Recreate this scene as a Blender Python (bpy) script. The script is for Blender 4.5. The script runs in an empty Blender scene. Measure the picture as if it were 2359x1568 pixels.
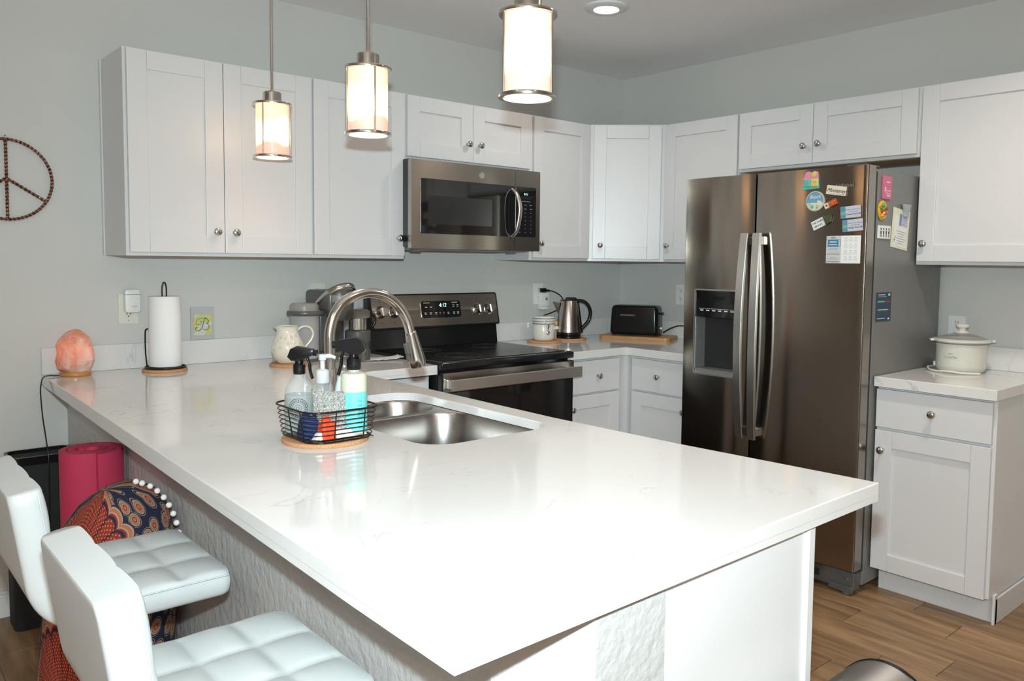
import bpy, bmesh, math, random
from mathutils import Vector, Matrix
from mathutils.geometry import tessellate_polygon
random.seed(7)
PI = math.pi
D = bpy.data
S = bpy.context.scene
COL = S.collection

FILL_W = 48.
FLASH_W, SPR, CAN_P, PEND_W = 24., 114, (3.8, 11., 17., 5., 17.), .6
# ------------------------------------------------------------------ camera
cam = D.cameras.new('camera'); camo = D.objects.new('camera', cam); COL.objects.link(camo)
CX, CY, CZ = -3.8911, -3.5799, 1.3714
YAW, PITCH, ROLL = -0.7255, -0.0679, 0.0114
FPX, PPX, PPY = 1870.94, 57.88, -56.04
fw = Vector((-math.sin(YAW)*math.cos(PITCH), math.cos(YAW)*math.cos(PITCH), math.sin(PITCH)))
rt0 = Vector((math.cos(YAW), math.sin(YAW), 0)); up0 = rt0.cross(fw)
rt = rt0*math.cos(ROLL)+up0*math.sin(ROLL); up = -rt0*math.sin(ROLL)+up0*math.cos(ROLL)
mw = Matrix(((rt.x, up.x, -fw.x, CX), (rt.y, up.y, -fw.y, CY), (rt.z, up.z, -fw.z, CZ), (0, 0, 0, 1)))
camo.matrix_world = mw
cam.sensor_fit = 'HORIZONTAL'; cam.sensor_width = 36; cam.lens = 36*FPX/2359
cam.shift_x = -PPX/2359; cam.shift_y = PPY/2359
cam.clip_start = 0.05; cam.clip_end = 50
S.camera = camo

# ------------------------------------------------------------------ world, lights, exposure
S.view_settings.view_transform = 'Standard'; S.view_settings.look = 'None'
S.view_settings.exposure = 0.30; S.view_settings.gamma = 1.0; S.view_settings.use_curve_mapping = False
w = D.worlds.new('world'); S.world = w; w.use_nodes = True
w.node_tree.nodes['Background'].inputs[0].default_value = (.05, .05, .05, 1)
w.node_tree.nodes['Background'].inputs[1].default_value = 0.3
CEIL = 2.524

def area(name, loc, power, color, size, size_y=None, rot=None, shape='DISK', spread=PI):
    l = D.lights.new(name, 'AREA'); l.energy = power; l.color = color; l.shape = shape; l.size = size
    if size_y: l.size_y = size_y
    l.spread = spread
    o = D.objects.new(name, l); o.location = loc
    if rot: o.rotation_euler = rot
    COL.objects.link(o); return o
# the camera's own flash, just above the lens
fl = area('camera_flash', (0, 0, 0), FLASH_W, (.76, .94, 1.0), .05, .028, shape='RECTANGLE', spread=math.radians(SPR))
fm = mw.copy(); fm.translation = Vector((CX, CY, CZ)) + up*.135 - rt*.008 + fw*.02
fl.matrix_world = fm
CANS = [(-1.17, -.96), (-1.17, -2.75), (-3.05, -4.6), (-4.9, -2.4), (-4.9, -4.8)]
for i, (x, y) in enumerate(CANS):
    area('can_light_source', (x, y, CEIL-.012), CAN_P[i], (1, .89, .79), .09, spread=math.radians(150))

FILL_POS = [(-5.3, -5.2), (-5.7, -3.3)]  # unseen uplights, added to brighten the ceiling and fill the room
for x, y in FILL_POS: area('added_fill_light', (x, y, 1.86), FILL_W*(1 if y < -4 else .15), (1, .92, .85), .26, rot=(PI, 0, 0), spread=PI)
# ------------------------------------------------------------------ material helpers
def mat(name, col, rough=.5, metal=0., bump=None, var=None, aniso=0., coat=0., trans=0., emis=None, estr=0., spec=None, alpha=1., ior=None, sheen=0., rot=0.):
    """bump=(scale, strength, distance) noise relief; var=(scale, amount) slight tone variation."""
    m = D.materials.new(name); m.use_nodes = True
    nt = m.node_tree; b = nt.nodes['Principled BSDF']
    c = tuple(col)+(1,) if len(col) == 3 else col
    b.inputs['Base Color'].default_value = c
    b.inputs['Roughness'].default_value = rough; b.inputs['Metallic'].default_value = metal
    if aniso:
        b.inputs['Anisotropic'].default_value = aniso
        b.inputs['Anisotropic Rotation'].default_value = rot
        t = nt.nodes.new('ShaderNodeTangent'); t.direction_type = 'RADIAL'; t.axis = 'Z'
        nt.links.new(t.outputs[0], b.inputs['Tangent'])
    if coat: b.inputs['Coat Weight'].default_value = coat; b.inputs['Coat Roughness'].default_value = .05
    if trans: b.inputs['Transmission Weight'].default_value = trans
    if ior: b.inputs['IOR'].default_value = ior
    if sheen: b.inputs['Sheen Weight'].default_value = sheen
    if emis: b.inputs['Emission Color'].default_value = tuple(emis)+(1,); b.inputs['Emission Strength'].default_value = estr
    if spec is not None: b.inputs['Specular IOR Level'].default_value = spec
    if alpha < 1: b.inputs['Alpha'].default_value = alpha
    if bump or var:
        tc = nt.nodes.new('ShaderNodeTexCoord')
    if bump:
        n = nt.nodes.new('ShaderNodeTexNoise'); n.inputs['Scale'].default_value = bump[0]; n.inputs['Detail'].default_value = 3
        bp = nt.nodes.new('ShaderNodeBump'); bp.inputs['Strength'].default_value = bump[1]; bp.inputs['Distance'].default_value = bump[2]
        nt.links.new(tc.outputs['Object'], n.inputs['Vector']); nt.links.new(n.outputs['Fac'], bp.inputs['Height'])
        nt.links.new(bp.outputs[0], b.inputs['Normal'])
    if var:
        n = nt.nodes.new('ShaderNodeTexNoise'); n.inputs['Scale'].default_value = var[0]; n.inputs['Detail'].default_value = 4
        r = nt.nodes.new('ShaderNodeValToRGB')
        r.color_ramp.elements[0].position = .3; r.color_ramp.elements[1].position = .7
        a = var[1]
        r.color_ramp.elements[0].color = (c[0]*(1-a), c[1]*(1-a), c[2]*(1-a), 1)
        r.color_ramp.elements[1].color = (min(1, c[0]*(1+a)), min(1, c[1]*(1+a)), min(1, c[2]*(1+a)), 1)
        nt.links.new(tc.outputs['Object'], n.inputs['Vector']); nt.links.new(n.outputs['Fac'], r.inputs[0])
        nt.links.new(r.outputs[0], b.inputs['Base Color'])
    return m
def nodes(m): return m.node_tree.nodes, m.node_tree.links, m.node_tree.nodes['Principled BSDF']

M = {}
M['wall'] = mat('wall_paint', (.61, .61, .58), .55, bump=(160, .12, .002), var=(1.5, .02))
M['ceil'] = mat('ceiling_paint', (.88, .865, .86), .8, bump=(70, .35, .004))
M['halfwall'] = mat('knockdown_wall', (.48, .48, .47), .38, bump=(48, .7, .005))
M['trimw'] = mat('white_trim_paint', (.74, .75, .75), .4)
M['cab'] = mat('white_cabinet_paint', (.68, .68, .685), .34, bump=(300, .03, .001))
M['wood_raw'] = mat('bare_plywood', (.62, .42, .22), .6, var=(12, .12))
M['cork'] = mat('cork', (.52, .27, .13), .85, bump=(300, .5, .001), var=(240, .22))
M['nickel'] = mat('brushed_nickel', (.60, .58, .55), .17, 1.)
M['chrome'] = mat('chrome', (.8, .8, .8), .08, 1.)
M['steel'] = mat('brushed_steel', (.40, .365, .32), .27, 1., aniso=.85, rot=.25)
M['steel_f'] = mat('brushed_steel_fridge', (.30, .27, .235), .15, 1., aniso=.94, rot=.25)
M['steel_sink'] = mat('satin_steel', (.40, .38, .36), .26, 1., bump=(220, .08, .001))
M['steel_h'] = mat('brushed_steel_handle', (.62, .60, .58), .32, 1.)
M['fridge_side'] = mat('grey_fridge_paint', (.20, .20, .19), .38, .25, bump=(500, .1, .0005))
M['blackgl'] = mat('black_glass', (.008, .008, .009), .05, coat=.5)
M['blackpl'] = mat('black_plastic', (.007, .007, .008), .22, spec=.35)
M['blackmat'] = mat('matt_black', (.02, .02, .02), .6)
M['blacken'] = mat('black_enamel', (.010, .010, .011), .16)
M['cooktop'] = mat('cooktop_glass', (.006, .006, .006), .24, spec=.35)
M['dgrey'] = mat('dark_grey_plastic', (.095, .092, .088), .30)
M['mgrey'] = mat('mid_grey_plastic', (.22, .21, .20), .35)
M['white_pl'] = mat('white_plastic', (.78, .79, .76), .32)
M['ivory_pl'] = mat('ivory_plastic', (.74, .73, .64), .35)
M['ceramic'] = mat('cream_ceramic', (.74, .70, .60), .12, coat=.4)
M['ceramic_w'] = mat('white_ceramic', (.74, .72, .66), .15, coat=.4)
M['crock_m'] = mat('crock_enamel', (.66, .65, .58), .22)
M['paper'] = mat('paper', (.80, .80, .78), .8)
M['towel'] = mat('paper_towel', (.84, .84, .84), .95, bump=(260, .4, .002))
M['leather'] = mat('white_faux_leather', (.57, .60, .60), .40, bump=(420, .10, .0008))
M['text_w'] = mat('white_print', (.75, .76, .76), .5)
M['text_g'] = mat('grey_print', (.30, .30, .30), .5)
M['text_k'] = mat('black_print', (.02, .02, .02), .5)
M['led'] = mat('led_digits', (.1, .2, .22), .5, emis=(.55, .95, 1), estr=1.6)
M['wood'] = mat('oak_board', (.50, .25, .085), .4, var=(14, .15))
M['pink_mat'] = mat('pink_foam', (.50, .030, .085), .75, bump=(350, .3, .001))
M['black_fabric'] = mat('black_fabric', (.012, .014, .014), .8)
M['grout'] = mat('floor_grout', (.20, .17, .13), .8)

def quartz():
    m = mat('white_quartz', (.74, .73, .715), .09, coat=.15)
    N, L, b = nodes(m)
    tc = N.new('ShaderNodeTexCoord')
    n1 = N.new('ShaderNodeTexNoise'); n1.inputs['Scale'].default_value = 3.4; n1.inputs['Detail'].default_value = 8; n1.inputs['Distortion'].default_value = 1.4
    n2 = N.new('ShaderNodeTexNoise'); n2.inputs['Scale'].default_value = 5; n2.inputs['Detail'].default_value = 2
    L.new(tc.outputs['Object'], n1.inputs[0]); L.new(tc.outputs['Object'], n2.inputs[0])
    r1 = N.new('ShaderNodeValToRGB'); e = r1.color_ramp.elements
    e[0].position = .49; e[0].color = (0, 0, 0, 1); e[1].position = .50; e[1].color = (1, 1, 1, 1); e2 = e.new(.51); e2.color = (0, 0, 0, 1)
    L.new(n1.outputs['Fac'], r1.inputs[0])
    r2 = N.new('ShaderNodeValToRGB'); r2.color_ramp.elements[0].position = .50; r2.color_ramp.elements[1].position = .72
    L.new(n2.outputs['Fac'], r2.inputs[0])
    mu = N.new('ShaderNodeMath'); mu.operation = 'MULTIPLY'; L.new(r1.outputs[0], mu.inputs[0]); L.new(r2.outputs[0], mu.inputs[1])
    mx = N.new('ShaderNodeMix'); mx.data_type = 'RGBA'; mx.inputs['A'].default_value = (.74, .73, .715, 1); mx.inputs['B'].default_value = (.52, .53, .54, 1)
    L.new(mu.outputs[0], mx.inputs['Factor']); L.new(mx.outputs['Result'], b.inputs['Base Color'])
    return m
M['quartz'] = quartz()

def plank_mat():
    m = mat('wood_look_tile', (.30, .18, .09), .42)
    N, L, b = nodes(m)
    tc = N.new('ShaderNodeTexCoord'); mp = N.new('ShaderNodeMapping'); mp.inputs['Scale'].default_value = (16, 1.6, 1)
    oi = N.new('ShaderNodeObjectInfo')
    L.new(tc.outputs['Object'], mp.inputs[0])
    va = N.new('ShaderNodeVectorMath'); va.operation = 'ADD'; L.new(mp.outputs[0], va.inputs[0])
    cm = N.new('ShaderNodeCombineXYZ'); ml = N.new('ShaderNodeMath'); ml.operation = 'MULTIPLY'; ml.inputs[1].default_value = 37
    L.new(oi.outputs['Random'], ml.inputs[0]); L.new(ml.outputs[0], cm.inputs[1]); L.new(cm.outputs[0], va.inputs[1])
    n = N.new('ShaderNodeTexNoise'); n.inputs['Scale'].default_value = 1.6; n.inputs['Detail'].default_value = 6; n.inputs['Distortion'].default_value = .8
    L.new(va.outputs[0], n.inputs[0])
    r = N.new('ShaderNodeValToRGB'); e = r.color_ramp.elements
    e[0].position = .3; e[0].color = (.17, .095, .045, 1); e[1].position = .7; e[1].color = (.36, .225, .115, 1)
    L.new(n.outputs['Fac'], r.inputs[0])
    hs = N.new('ShaderNodeHueSaturation'); vm = N.new('ShaderNodeMapRange'); vm.inputs[3].default_value = .78; vm.inputs[4].default_value = 1.15
    L.new(oi.outputs['Random'], vm.inputs[0]); L.new(vm.outputs[0], hs.inputs['Value']); L.new(r.outputs[0], hs.inputs['Color'])
    L.new(hs.outputs[0], b.inputs['Base Color'])
    return m
M['plank'] = plank_mat()

# ------------------------------------------------------------------ mesh helpers
def T(loc=(0, 0, 0), rz=0, rx=0, ry=0):
    return Matrix.Translation(loc) @ Matrix.Rotation(rz, 4, 'Z') @ Matrix.Rotation(ry, 4, 'Y') @ Matrix.Rotation(rx, 4, 'X')
def box(bm, x0, x1, y0, y1, z0, z1, bev=0, seg=2, tf=None):
    if x1 < x0: x0, x1 = x1, x0
    if y1 < y0: y0, y1 = y1, y0
    if z1 < z0: z0, z1 = z1, z0
    r = bmesh.ops.create_cube(bm, size=1)
    vs = r['verts']
    for v in vs:
        v.co = Vector((x0+(v.co.x+.5)*(x1-x0), y0+(v.co.y+.5)*(y1-y0), z0+(v.co.z+.5)*(z1-z0)))
    if bev:
        es = list({e for v in vs for e in v.link_edges})
        rr = bmesh.ops.bevel(bm, geom=es, offset=min(bev, .49*min(x1-x0, y1-y0, z1-z0)), segments=seg, affect='EDGES', profile=.5)
        vs = list({v for f in rr['faces'] for v in f.verts} | {v for v in vs if v.is_valid})
    if tf is not None: bmesh.ops.transform(bm, matrix=tf, verts=vs)
    return vs
def lathe(bm, prof, n=32, tf=None, cap=True):
    rings = []
    for r, z in prof:
        if r < 1e-6: rings.append([bm.verts.new((0, 0, z))])
        else: rings.append([bm.verts.new((r*math.cos(2*PI*i/n), r*math.sin(2*PI*i/n), z)) for i in range(n)])
    for a, b in zip(rings, rings[1:]):
        for i in range(n):
            j = (i+1) % n
            if len(a) == 1 and len(b) == 1: continue
            if len(a) == 1: bm.faces.new((a[0], b[j], b[i]))
            elif len(b) == 1: bm.faces.new((a[i], a[j], b[0]))
            else: bm.faces.new((a[i], a[j], b[j], b[i]))
    if cap:
        if len(rings[0]) > 1: bm.faces.new(rings[0][::-1])
        if len(rings[-1]) > 1: bm.faces.new(rings[-1])
    vs = [v for r in rings for v in r]
    if tf is not None: bmesh.ops.transform(bm, matrix=tf, verts=vs)
    return vs
def sm_path(pts, k=8, closed=False):
    P = [Vector(p) for p in pts]; n = len(P); out = []
    for i in range(n if closed else n-1):
        if closed: p0, p1, p2, p3 = P[i-1], P[i], P[(i+1) % n], P[(i+2) % n]
        else: p0, p1, p2, p3 = P[max(i-1, 0)], P[i], P[i+1], P[min(i+2, n-1)]
        for j in range(k):
            t = j/k
            out.append(.5*((2*p1)+(-p0+p2)*t+(2*p0-5*p1+4*p2-p3)*t*t+(-p0+3*p1-3*p2+p3)*t**3))
    if not closed: out.append(P[-1])
    return out
def tube(bm, pts, r, n=10, closed=False, tf=None, flat=None):
    """flat=(a,b): elliptical section a along side, b along normal."""
    P = [Vector(p) for p in pts]; m = len(P); rings = []
    rr = r if isinstance(r, (list, tuple)) else [r]*m
    tang = []
    for i in range(m):
        a = P[i-1] if (i > 0 or closed) else P[0]; b = P[(i+1) % m] if (i < m-1 or closed) else P[-1]
        tang.append((b-a).normalized())
    nrm = tang[0].orthogonal().normalized()
    if abs(tang[0].dot(Vector((0, 0, 1)))) < .95: nrm = tang[0].cross(Vector((0, 0, 1))).normalized()
    for i in range(m):
        t = tang[i]; nrm = (nrm - t*nrm.dot(t)).normalized(); bn = t.cross(nrm)
        fa, fb = flat if flat else (1, 1)
        rings.append([bm.verts.new(P[i]+rr[i]*(math.cos(2*PI*j/n)*fa*nrm+math.sin(2*PI*j/n)*fb*bn)) for j in range(n)])
    for i in range(m if closed else m-1):
        a, b = rings[i], rings[(i+1) % m]
        for j in range(n): bm.faces.new((a[j], a[(j+1) % n], b[(j+1) % n], b[j]))
    if not closed: bm.faces.new(rings[0][::-1]); bm.faces.new(rings[-1])
    vs = [v for q in rings for v in q]
    if tf is not None: bmesh.ops.transform(bm, matrix=tf, verts=vs)
    return vs
def prism(bm, poly, z0, z1, holes=(), bev=0, tf=None):
    loops = [[Vector((x, y, 0)) for x, y in poly]]+[[Vector((x, y, 0)) for x, y in h] for h in holes]
    flat = [p for l in loops for p in l]
    tris = tessellate_polygon(loops)
    top = [bm.verts.new((p.x, p.y, z1)) for p in flat]; bot = [bm.verts.new((p.x, p.y, z0)) for p in flat]
    for t in tris:
        try: bm.faces.new([top[i] for i in t]); bm.faces.new([bot[i] for i in t][::-1])
        except ValueError: pass
    k = 0; sides = []
    for l in loops:
        n = len(l)
        for i in range(n):
            a, b = k+i, k+(i+1) % n
            sides.append(bm.faces.new((bot[a], bot[b], top[b], top[a])))
        k += n
    bmesh.ops.recalc_face_normals(bm, faces=bm.faces[:])
    vs = top+bot
    if bev:
        es = [e for e in {e for v in top+bot for e in v.link_edges} if len(e.link_faces) == 2 and e.calc_face_angle(0) > .5 and abs(e.verts[0].co.z-e.verts[1].co.z) < 1e-6 and abs(e.verts[0].co.z-z1) < 1e-6]
        bmesh.ops.bevel(bm, geom=es, offset=bev, segments=2, affect='EDGES', profile=.5)
    if tf is not None: bmesh.ops.transform(bm, matrix=tf, verts=[v for v in bm.verts])
    return vs
def rrect(x0, x1, y0, y1, r, k=6):
    out = []
    for cx, cy, a in ((x1-r, y1-r, 0), (x0+r, y1-r, 90), (x0+r, y0+r, 180), (x1-r, y0+r, 270)):
        for i in range(k+1):
            t = math.radians(a+90*i/k); out.append((cx+r*math.cos(t), cy+r*math.sin(t)))
    return out
XZ = Matrix(((1, 0, 0, 0), (0, 0, -1, 0), (0, 1, 0, 0), (0, 0, 0, 1)))   # plane x,y -> x,z facing -y (z0..z1 runs to -y)

# ------------------------------------------------------------------ object helpers
WM = {}
def tag(o, label=None, cat=None, group=None, kind=None):
    if label: o['label'] = label
    if cat: o['category'] = cat
    if group: o['group'] = group
    if kind: o['kind'] = kind
    return o
def thing(name, label, cat, loc=(0, 0, 0), rz=0, group=None):
    o = D.objects.new(name, None); COL.objects.link(o); o.empty_display_size = .05
    o.location = loc; o.rotation_euler = (0, 0, rz); WM[o.name] = T(loc, rz)
    return tag(o, label, cat, group)
def obj(name, bm, m, parent=None, world=False, smooth=None, label=None):
    """links one mesh object. world=True: vertices are in world space and are brought into the parent's space."""
    me = D.meshes.new(name); bmesh.ops.recalc_face_normals(bm, faces=bm.faces[:])
    bm.to_mesh(me); bm.free()
    if isinstance(m, (list, tuple)):
        for q in m: me.materials.append(q)
    else: me.materials.append(m)
    o = D.objects.new(name, me); COL.objects.link(o)
    if parent is not None:
        if world: me.transform(WM[parent.name].inverted())
        o.parent = parent; WM[o.name] = WM[parent.name]
    else: WM[o.name] = Matrix()
    if smooth:
        for p in me.polygons: p.use_smooth = True
        if smooth is not True: me.set_sharp_from_angle(angle=math.radians(smooth))
    if label: o['label'] = label
    return o
def B(): return bmesh.new()
def boxo(name, parent, m, x0, x1, y0, y1, z0, z1, bev=0, world=False, label=None):
    bm = B(); box(bm, x0, x1, y0, y1, z0, z1, bev); return obj(name, bm, m, parent, world, label=label)
def text_mesh(s, size, thick=.0003, align='CENTER', shear=0., space=1.):
    c = D.curves.new('lettering', 'FONT'); c.body = s; c.size = size; c.extrude = thick; c.align_x = align; c.align_y = 'CENTER'
    c.shear = shear; c.space_character = space; c.resolution_u = 3
    o = D.objects.new('lettering_tmp', c); COL.objects.link(o)
    dg = bpy.context.evaluated_depsgraph_get(); me = D.meshes.new_from_object(o.evaluated_get(dg))
    D.objects.remove(o); D.curves.remove(c)
    return me
def text(s, size, m, parent, tf, name='lettering', **k):
    """text laid in the parent's local space by tf; base text lies in xy facing +z."""
    me = text_mesh(s, size, **k); me.transform(tf); me.materials.clear(); me.materials.append(m)
    o = D.objects.new(name, me); COL.objects.link(o); o.parent = parent; WM[o.name] = WM[parent.name]
    return o
FACE = Matrix.Rotation(PI/2, 4, 'X')      # lettering upright, facing local -y
def copy_tree(o, parent=None):
    c = o.copy(); COL.objects.link(c); c.parent = parent
    WM[c.name] = WM[parent.name] if parent else c.matrix_local.copy()
    for ch in list(o.children): copy_tree(ch, c)
    return c
def place(c, loc, rz=0):
    c.location = loc; c.rotation_euler = (0, 0, rz); WM[c.name] = T(loc, rz)

# ================================================================== SETTING
RX0, RY0 = -6.4, -6.2
def struct(name, bm, m, parent=None, smooth=None):
    o = obj(name, bm, m, parent, smooth=smooth)
    if parent is None: o['kind'] = 'structure'
    return o
bm = B(); box(bm, RX0, .1, 0, .1, 0, CEIL); struct('wall_back', bm, M['wall'])
bm = B(); box(bm, 0, .1, RY0, 0, 0, CEIL); struct('wall_right', bm, M['wall'])
bm = B(); box(bm, RX0-.1, RX0, RY0, .1, 0, CEIL); struct('wall_left', bm, M['wall'])
bm = B(); box(bm, RX0-.1, .1, RY0-.1, RY0, 0, CEIL); struct('wall_front', bm, M['wall'])
bm = B(); box(bm, RX0-.1, .1, RY0-.1, .1, CEIL, CEIL+.1); struct('ceiling', bm, M['ceil'])
bm = B(); box(bm, RX0-.1, .1, RY0-.1, .1, -.1, -.004); floor = struct('floor', bm, M['grout'])
# wood-look tiles: single planks near the kitchen, the rest joined
PW, PLN, X_J = .1565, .915, -.0395
offs = {}
far = B(); pk = {}
row = 0
x = X_J
while x > RX0:
    xa, xb = x-PW, x
    random.seed(100+row)
    known = {4: -2.41, 5: -2.09, 6: -2.505, 3: -2.225}
    y = known.get(row, -2.1-random.random()*.9)
    while y > RY0: y -= PLN
    y = max(y, RY0-PLN*.99)
    while y < 0:
        ya, yb = max(y, RY0), min(y+PLN, 0)
        if yb-ya > .02:
            if x > -3.75 and yb > -3.6:
                key = round(yb-ya, 3)
                if key not in pk:
                    b2 = B(); box(b2, -PW/2+.0015, PW/2-.0015, -(yb-ya)/2+.0015, (yb-ya)/2-.0015, -.006, 0, .001, 1)
                    me = D.meshes.new('plank'); b2.to_mesh(me); b2.free(); me.materials.append(M['plank']); pk[key] = me
                o = D.objects.new('plank', pk[key]); COL.objects.link(o); o.parent = floor
                o.location = ((xa+xb)/2, (ya+yb)/2, 0)
            else:
                box(far, xa+.0015, xb-.0015, ya+.0015, yb-.0015, -.006, 0)
        y += PLN
    x -= PW; row += 1
fo = obj('plank_field', far, M['plank'], floor); fo['kind'] = 'stuff'
# knock-down half wall under the peninsula, with its angled near corner
HWX = -3.175
bm = B()
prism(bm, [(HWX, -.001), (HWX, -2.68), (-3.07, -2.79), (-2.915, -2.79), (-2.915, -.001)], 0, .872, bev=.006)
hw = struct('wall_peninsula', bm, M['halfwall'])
# baseboards
bm = B(); box(bm, RX0, HWX-.002, -.014, -.001, 0, .088, .003); box(bm, RX0, HWX-.002, -.010, -.001, .088, .1, .003); struct('baseboard_back', bm, M['trimw'])
bm = B(); box(bm, RX0+.001, RX0+.014, RY0, -.02, 0, .1, .003); struct('baseboard_left', bm, M['trimw'])
bm = B(); box(bm, RX0+.02, 0, RY0+.001, RY0+.014, 0, .1, .003); struct('baseboard_front', bm, M['trimw'])
bm = B(); box(bm, -.014, -.001, RY0+.02, -2.56, 0, .1, .003); struct('baseboard_right', bm, M['trimw'])

# recessed ceiling lights
em = mat('lamp_lens', (.9, .9, .85), .5, emis=(1, .93, .80), estr=6)
for i, (x, y) in enumerate(CANS):
    lab = 'round recessed ceiling light with white trim ring, lit' if i == 0 else ('', 'white recessed ceiling light outside the frame, above the kitchen aisle', 'white recessed ceiling light outside the frame, behind the stools', 'white recessed ceiling light outside the frame, near the left wall', 'white recessed ceiling light outside the frame, in the back left corner')[i]
    t = thing('recessed_light', lab, 'ceiling light', (x, y, CEIL-.02), 0, 'recessed ceiling lights')
    bm = B(); lathe(bm, [(.058, .004), (.070, .0), (.098, .010), (.098, .0195), (.058, .0195), (.058, .004)], 40, cap=False); obj('trim_ring', bm, M['trimw'], t, smooth=40)
    bm = B(); lathe(bm, [(0, .013), (.057, .013), (.057, .0195), (0, .0195)], 40, cap=False); obj('lens', bm, em, t)

# ================================================================== CABINETS
def knob_bm():
    bm = B(); lathe(bm, [(.0085, 0), (.0085, .003), (.0055, .006), (.0055, .014), (.011, .018), (.0155, .022), (.0155, .026), (.012, .0295), (0, .031)], 28)
    return bm
KM = D.meshes.new('knob'); _b = knob_bm(); bmesh.ops.recalc_face_normals(_b, faces=_b.faces[:]); _b.to_mesh(KM); _b.free(); KM.materials.append(M['nickel'])
for p in KM.polygons: p.use_smooth = True
KM.transform(Matrix.Rotation(PI/2, 4, 'X'))     # axis along -y
def shaker(parent, x0, x1, z0, z1, yb, knob=None, st=.070, flat=False, name='door'):
    """door/drawer front: its back lies at y=yb, its face at yb-.019."""
    bm = B()
    if flat:
        box(bm, x0, x1, yb-.019, yb, z0, z1, .002)
    else:
        box(bm, x0, x0+st-.0004, yb-.019, yb, z0, z1, .0016); box(bm, x1-st+.0004, x1, yb-.019, yb, z0, z1, .0016)
        box(bm, x0+st, x1-st, yb-.019, yb, z1-st, z1, .0016); box(bm, x0+st, x1-st, yb-.019, yb, z0, z0+st, .0016)
    d = obj(name, bm, M['cab'], parent)
    if not flat: boxo('panel', d, M['cab'], x0+st-.004, x1-st+.004, yb-.010, yb-.002, z0+st-.004, z1-st+.004)
    if knob:
        k = D.objects.new('knob', KM); COL.objects.link(k); k.parent = d; k.location = (knob[0], yb-.019, knob[1]); WM[k.name] = WM[d.name]
    return d
def carcass(t, w, d, z0, z1, under=None, name='carcass'):
    bm = B(); box(bm, 0, w, -d, 0, z0, z1, .001, 1)
    c = obj(name, bm, M['cab'], t)
    if under:
        boxo('underside', t, under, .014, w-.014, -d+.014, -.003, z0-.001, z0+.0002)
    return c
ZT, Z8, ZB = 2.138, 1.838, 1.374
UP = 'upper wall cabinets'
def wall_cab(label, loc, rz, w, z0, z1, doors, d=.305, under=None):
    t = thing('wall_cabinet', label, 'cabinet', loc, rz, UP)
    carcass(t, w, d, z0, z1, under)
    for (a, b, kx, kz) in doors: shaker(t, a, b, z0+.014, z1-.005, -d, (kx, kz))
    return t
XL, XA, XB, XC, XD = -3.029, -2.668, -2.291, -1.826, -1.050
YR1, YR2 = -1.098, -2.0195
t = wall_cab('white two-door shaker wall cabinet at the far left end of the row', (XL, 0, 0), 0, XB-XL-.001, ZB, ZT,
         [(.010, XA-XL-.0015, XA-XL-.036, ZB+.098), (XA-XL+.0015, XB-XL-.006, XA-XL+.038, ZB+.096)])
boxo('scribe_molding', t, M['cab'], -.006, -.0005, -.020, -.001, ZB, ZT)
wall_cab('white single-door shaker wall cabinet just left of the microwave', (XB, 0, 0), 0, XC-XB-.001, ZB, ZT, [(.006, XC-XB-.008, XC-XB-.045, ZB+.095)])
w = XD-XC
wall_cab('short white two-door cabinet above the microwave', (XC, 0, 0), 0, w-.001, Z8, ZT,
         [(.008, w/2-.0015, w/2-.036, Z8+.10), (w/2+.0015, w-.008, w/2+.036, Z8+.10)])
w = -.61-XD
wall_cab('white single-door wall cabinet right of the microwave, before the corner', (XD, 0, 0), 0, w-.001, ZB, ZT, [(.014, w-.006, .055, ZB+.09)])
# diagonal corner cabinet
t = thing('corner_cabinet', 'white diagonal corner wall cabinet with one tall shaker door', 'cabinet', (0, 0, 0), 0, UP)
bm = B(); prism(bm, [(-.001, -.001), (-.609, -.001), (-.609, -.305), (-.305, -.609), (-.001, -.609)], ZB, ZT); obj('carcass', bm, M['cab'], t)
sub = thing('tmp', '', '', (-.61, -.305, 0), -PI/4)
L = .305*math.sqrt(2)
dd = shaker(sub, .028, L-.028, ZB+.014, ZT-.008, -.001, (.070, ZB+.09))
for o in [dd]+list(dd.children):
    if o is dd or o.data is not KM:
        o.data.transform(WM['tmp'])
dk = [c for c in dd.children if c.data is KM][0]
dk.matrix_local = WM['tmp'] @ Matrix.Translation(dk.location)
dd.parent = t
D.objects.remove(sub)
RR = -PI/2
w = -.61-YR1
wall_cab('white single-door wall cabinet between the corner cabinet and the refrigerator', (0, -.61, 0), RR, w-.001, ZB, ZT, [(.008, w-.006, .042, ZB+.09)])
w = YR1-YR2
wall_cab('short white two-door cabinet above the refrigerator', (0, YR1, 0), RR, w-.001, Z8, ZT,
         [(.006, w*.455-.0015, w*.455-.040, Z8+.095), (w*.455+.0015, w-.012, w*.455+.036, Z8+.10)], under=M['wood_raw'])
w = .54
wall_cab('white single-door wall cabinet at the far right, beyond the refrigerator', (0, YR2, 0), RR, w, ZB, ZT, [(.008, w-.008, .040, ZB+.09)])

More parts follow.
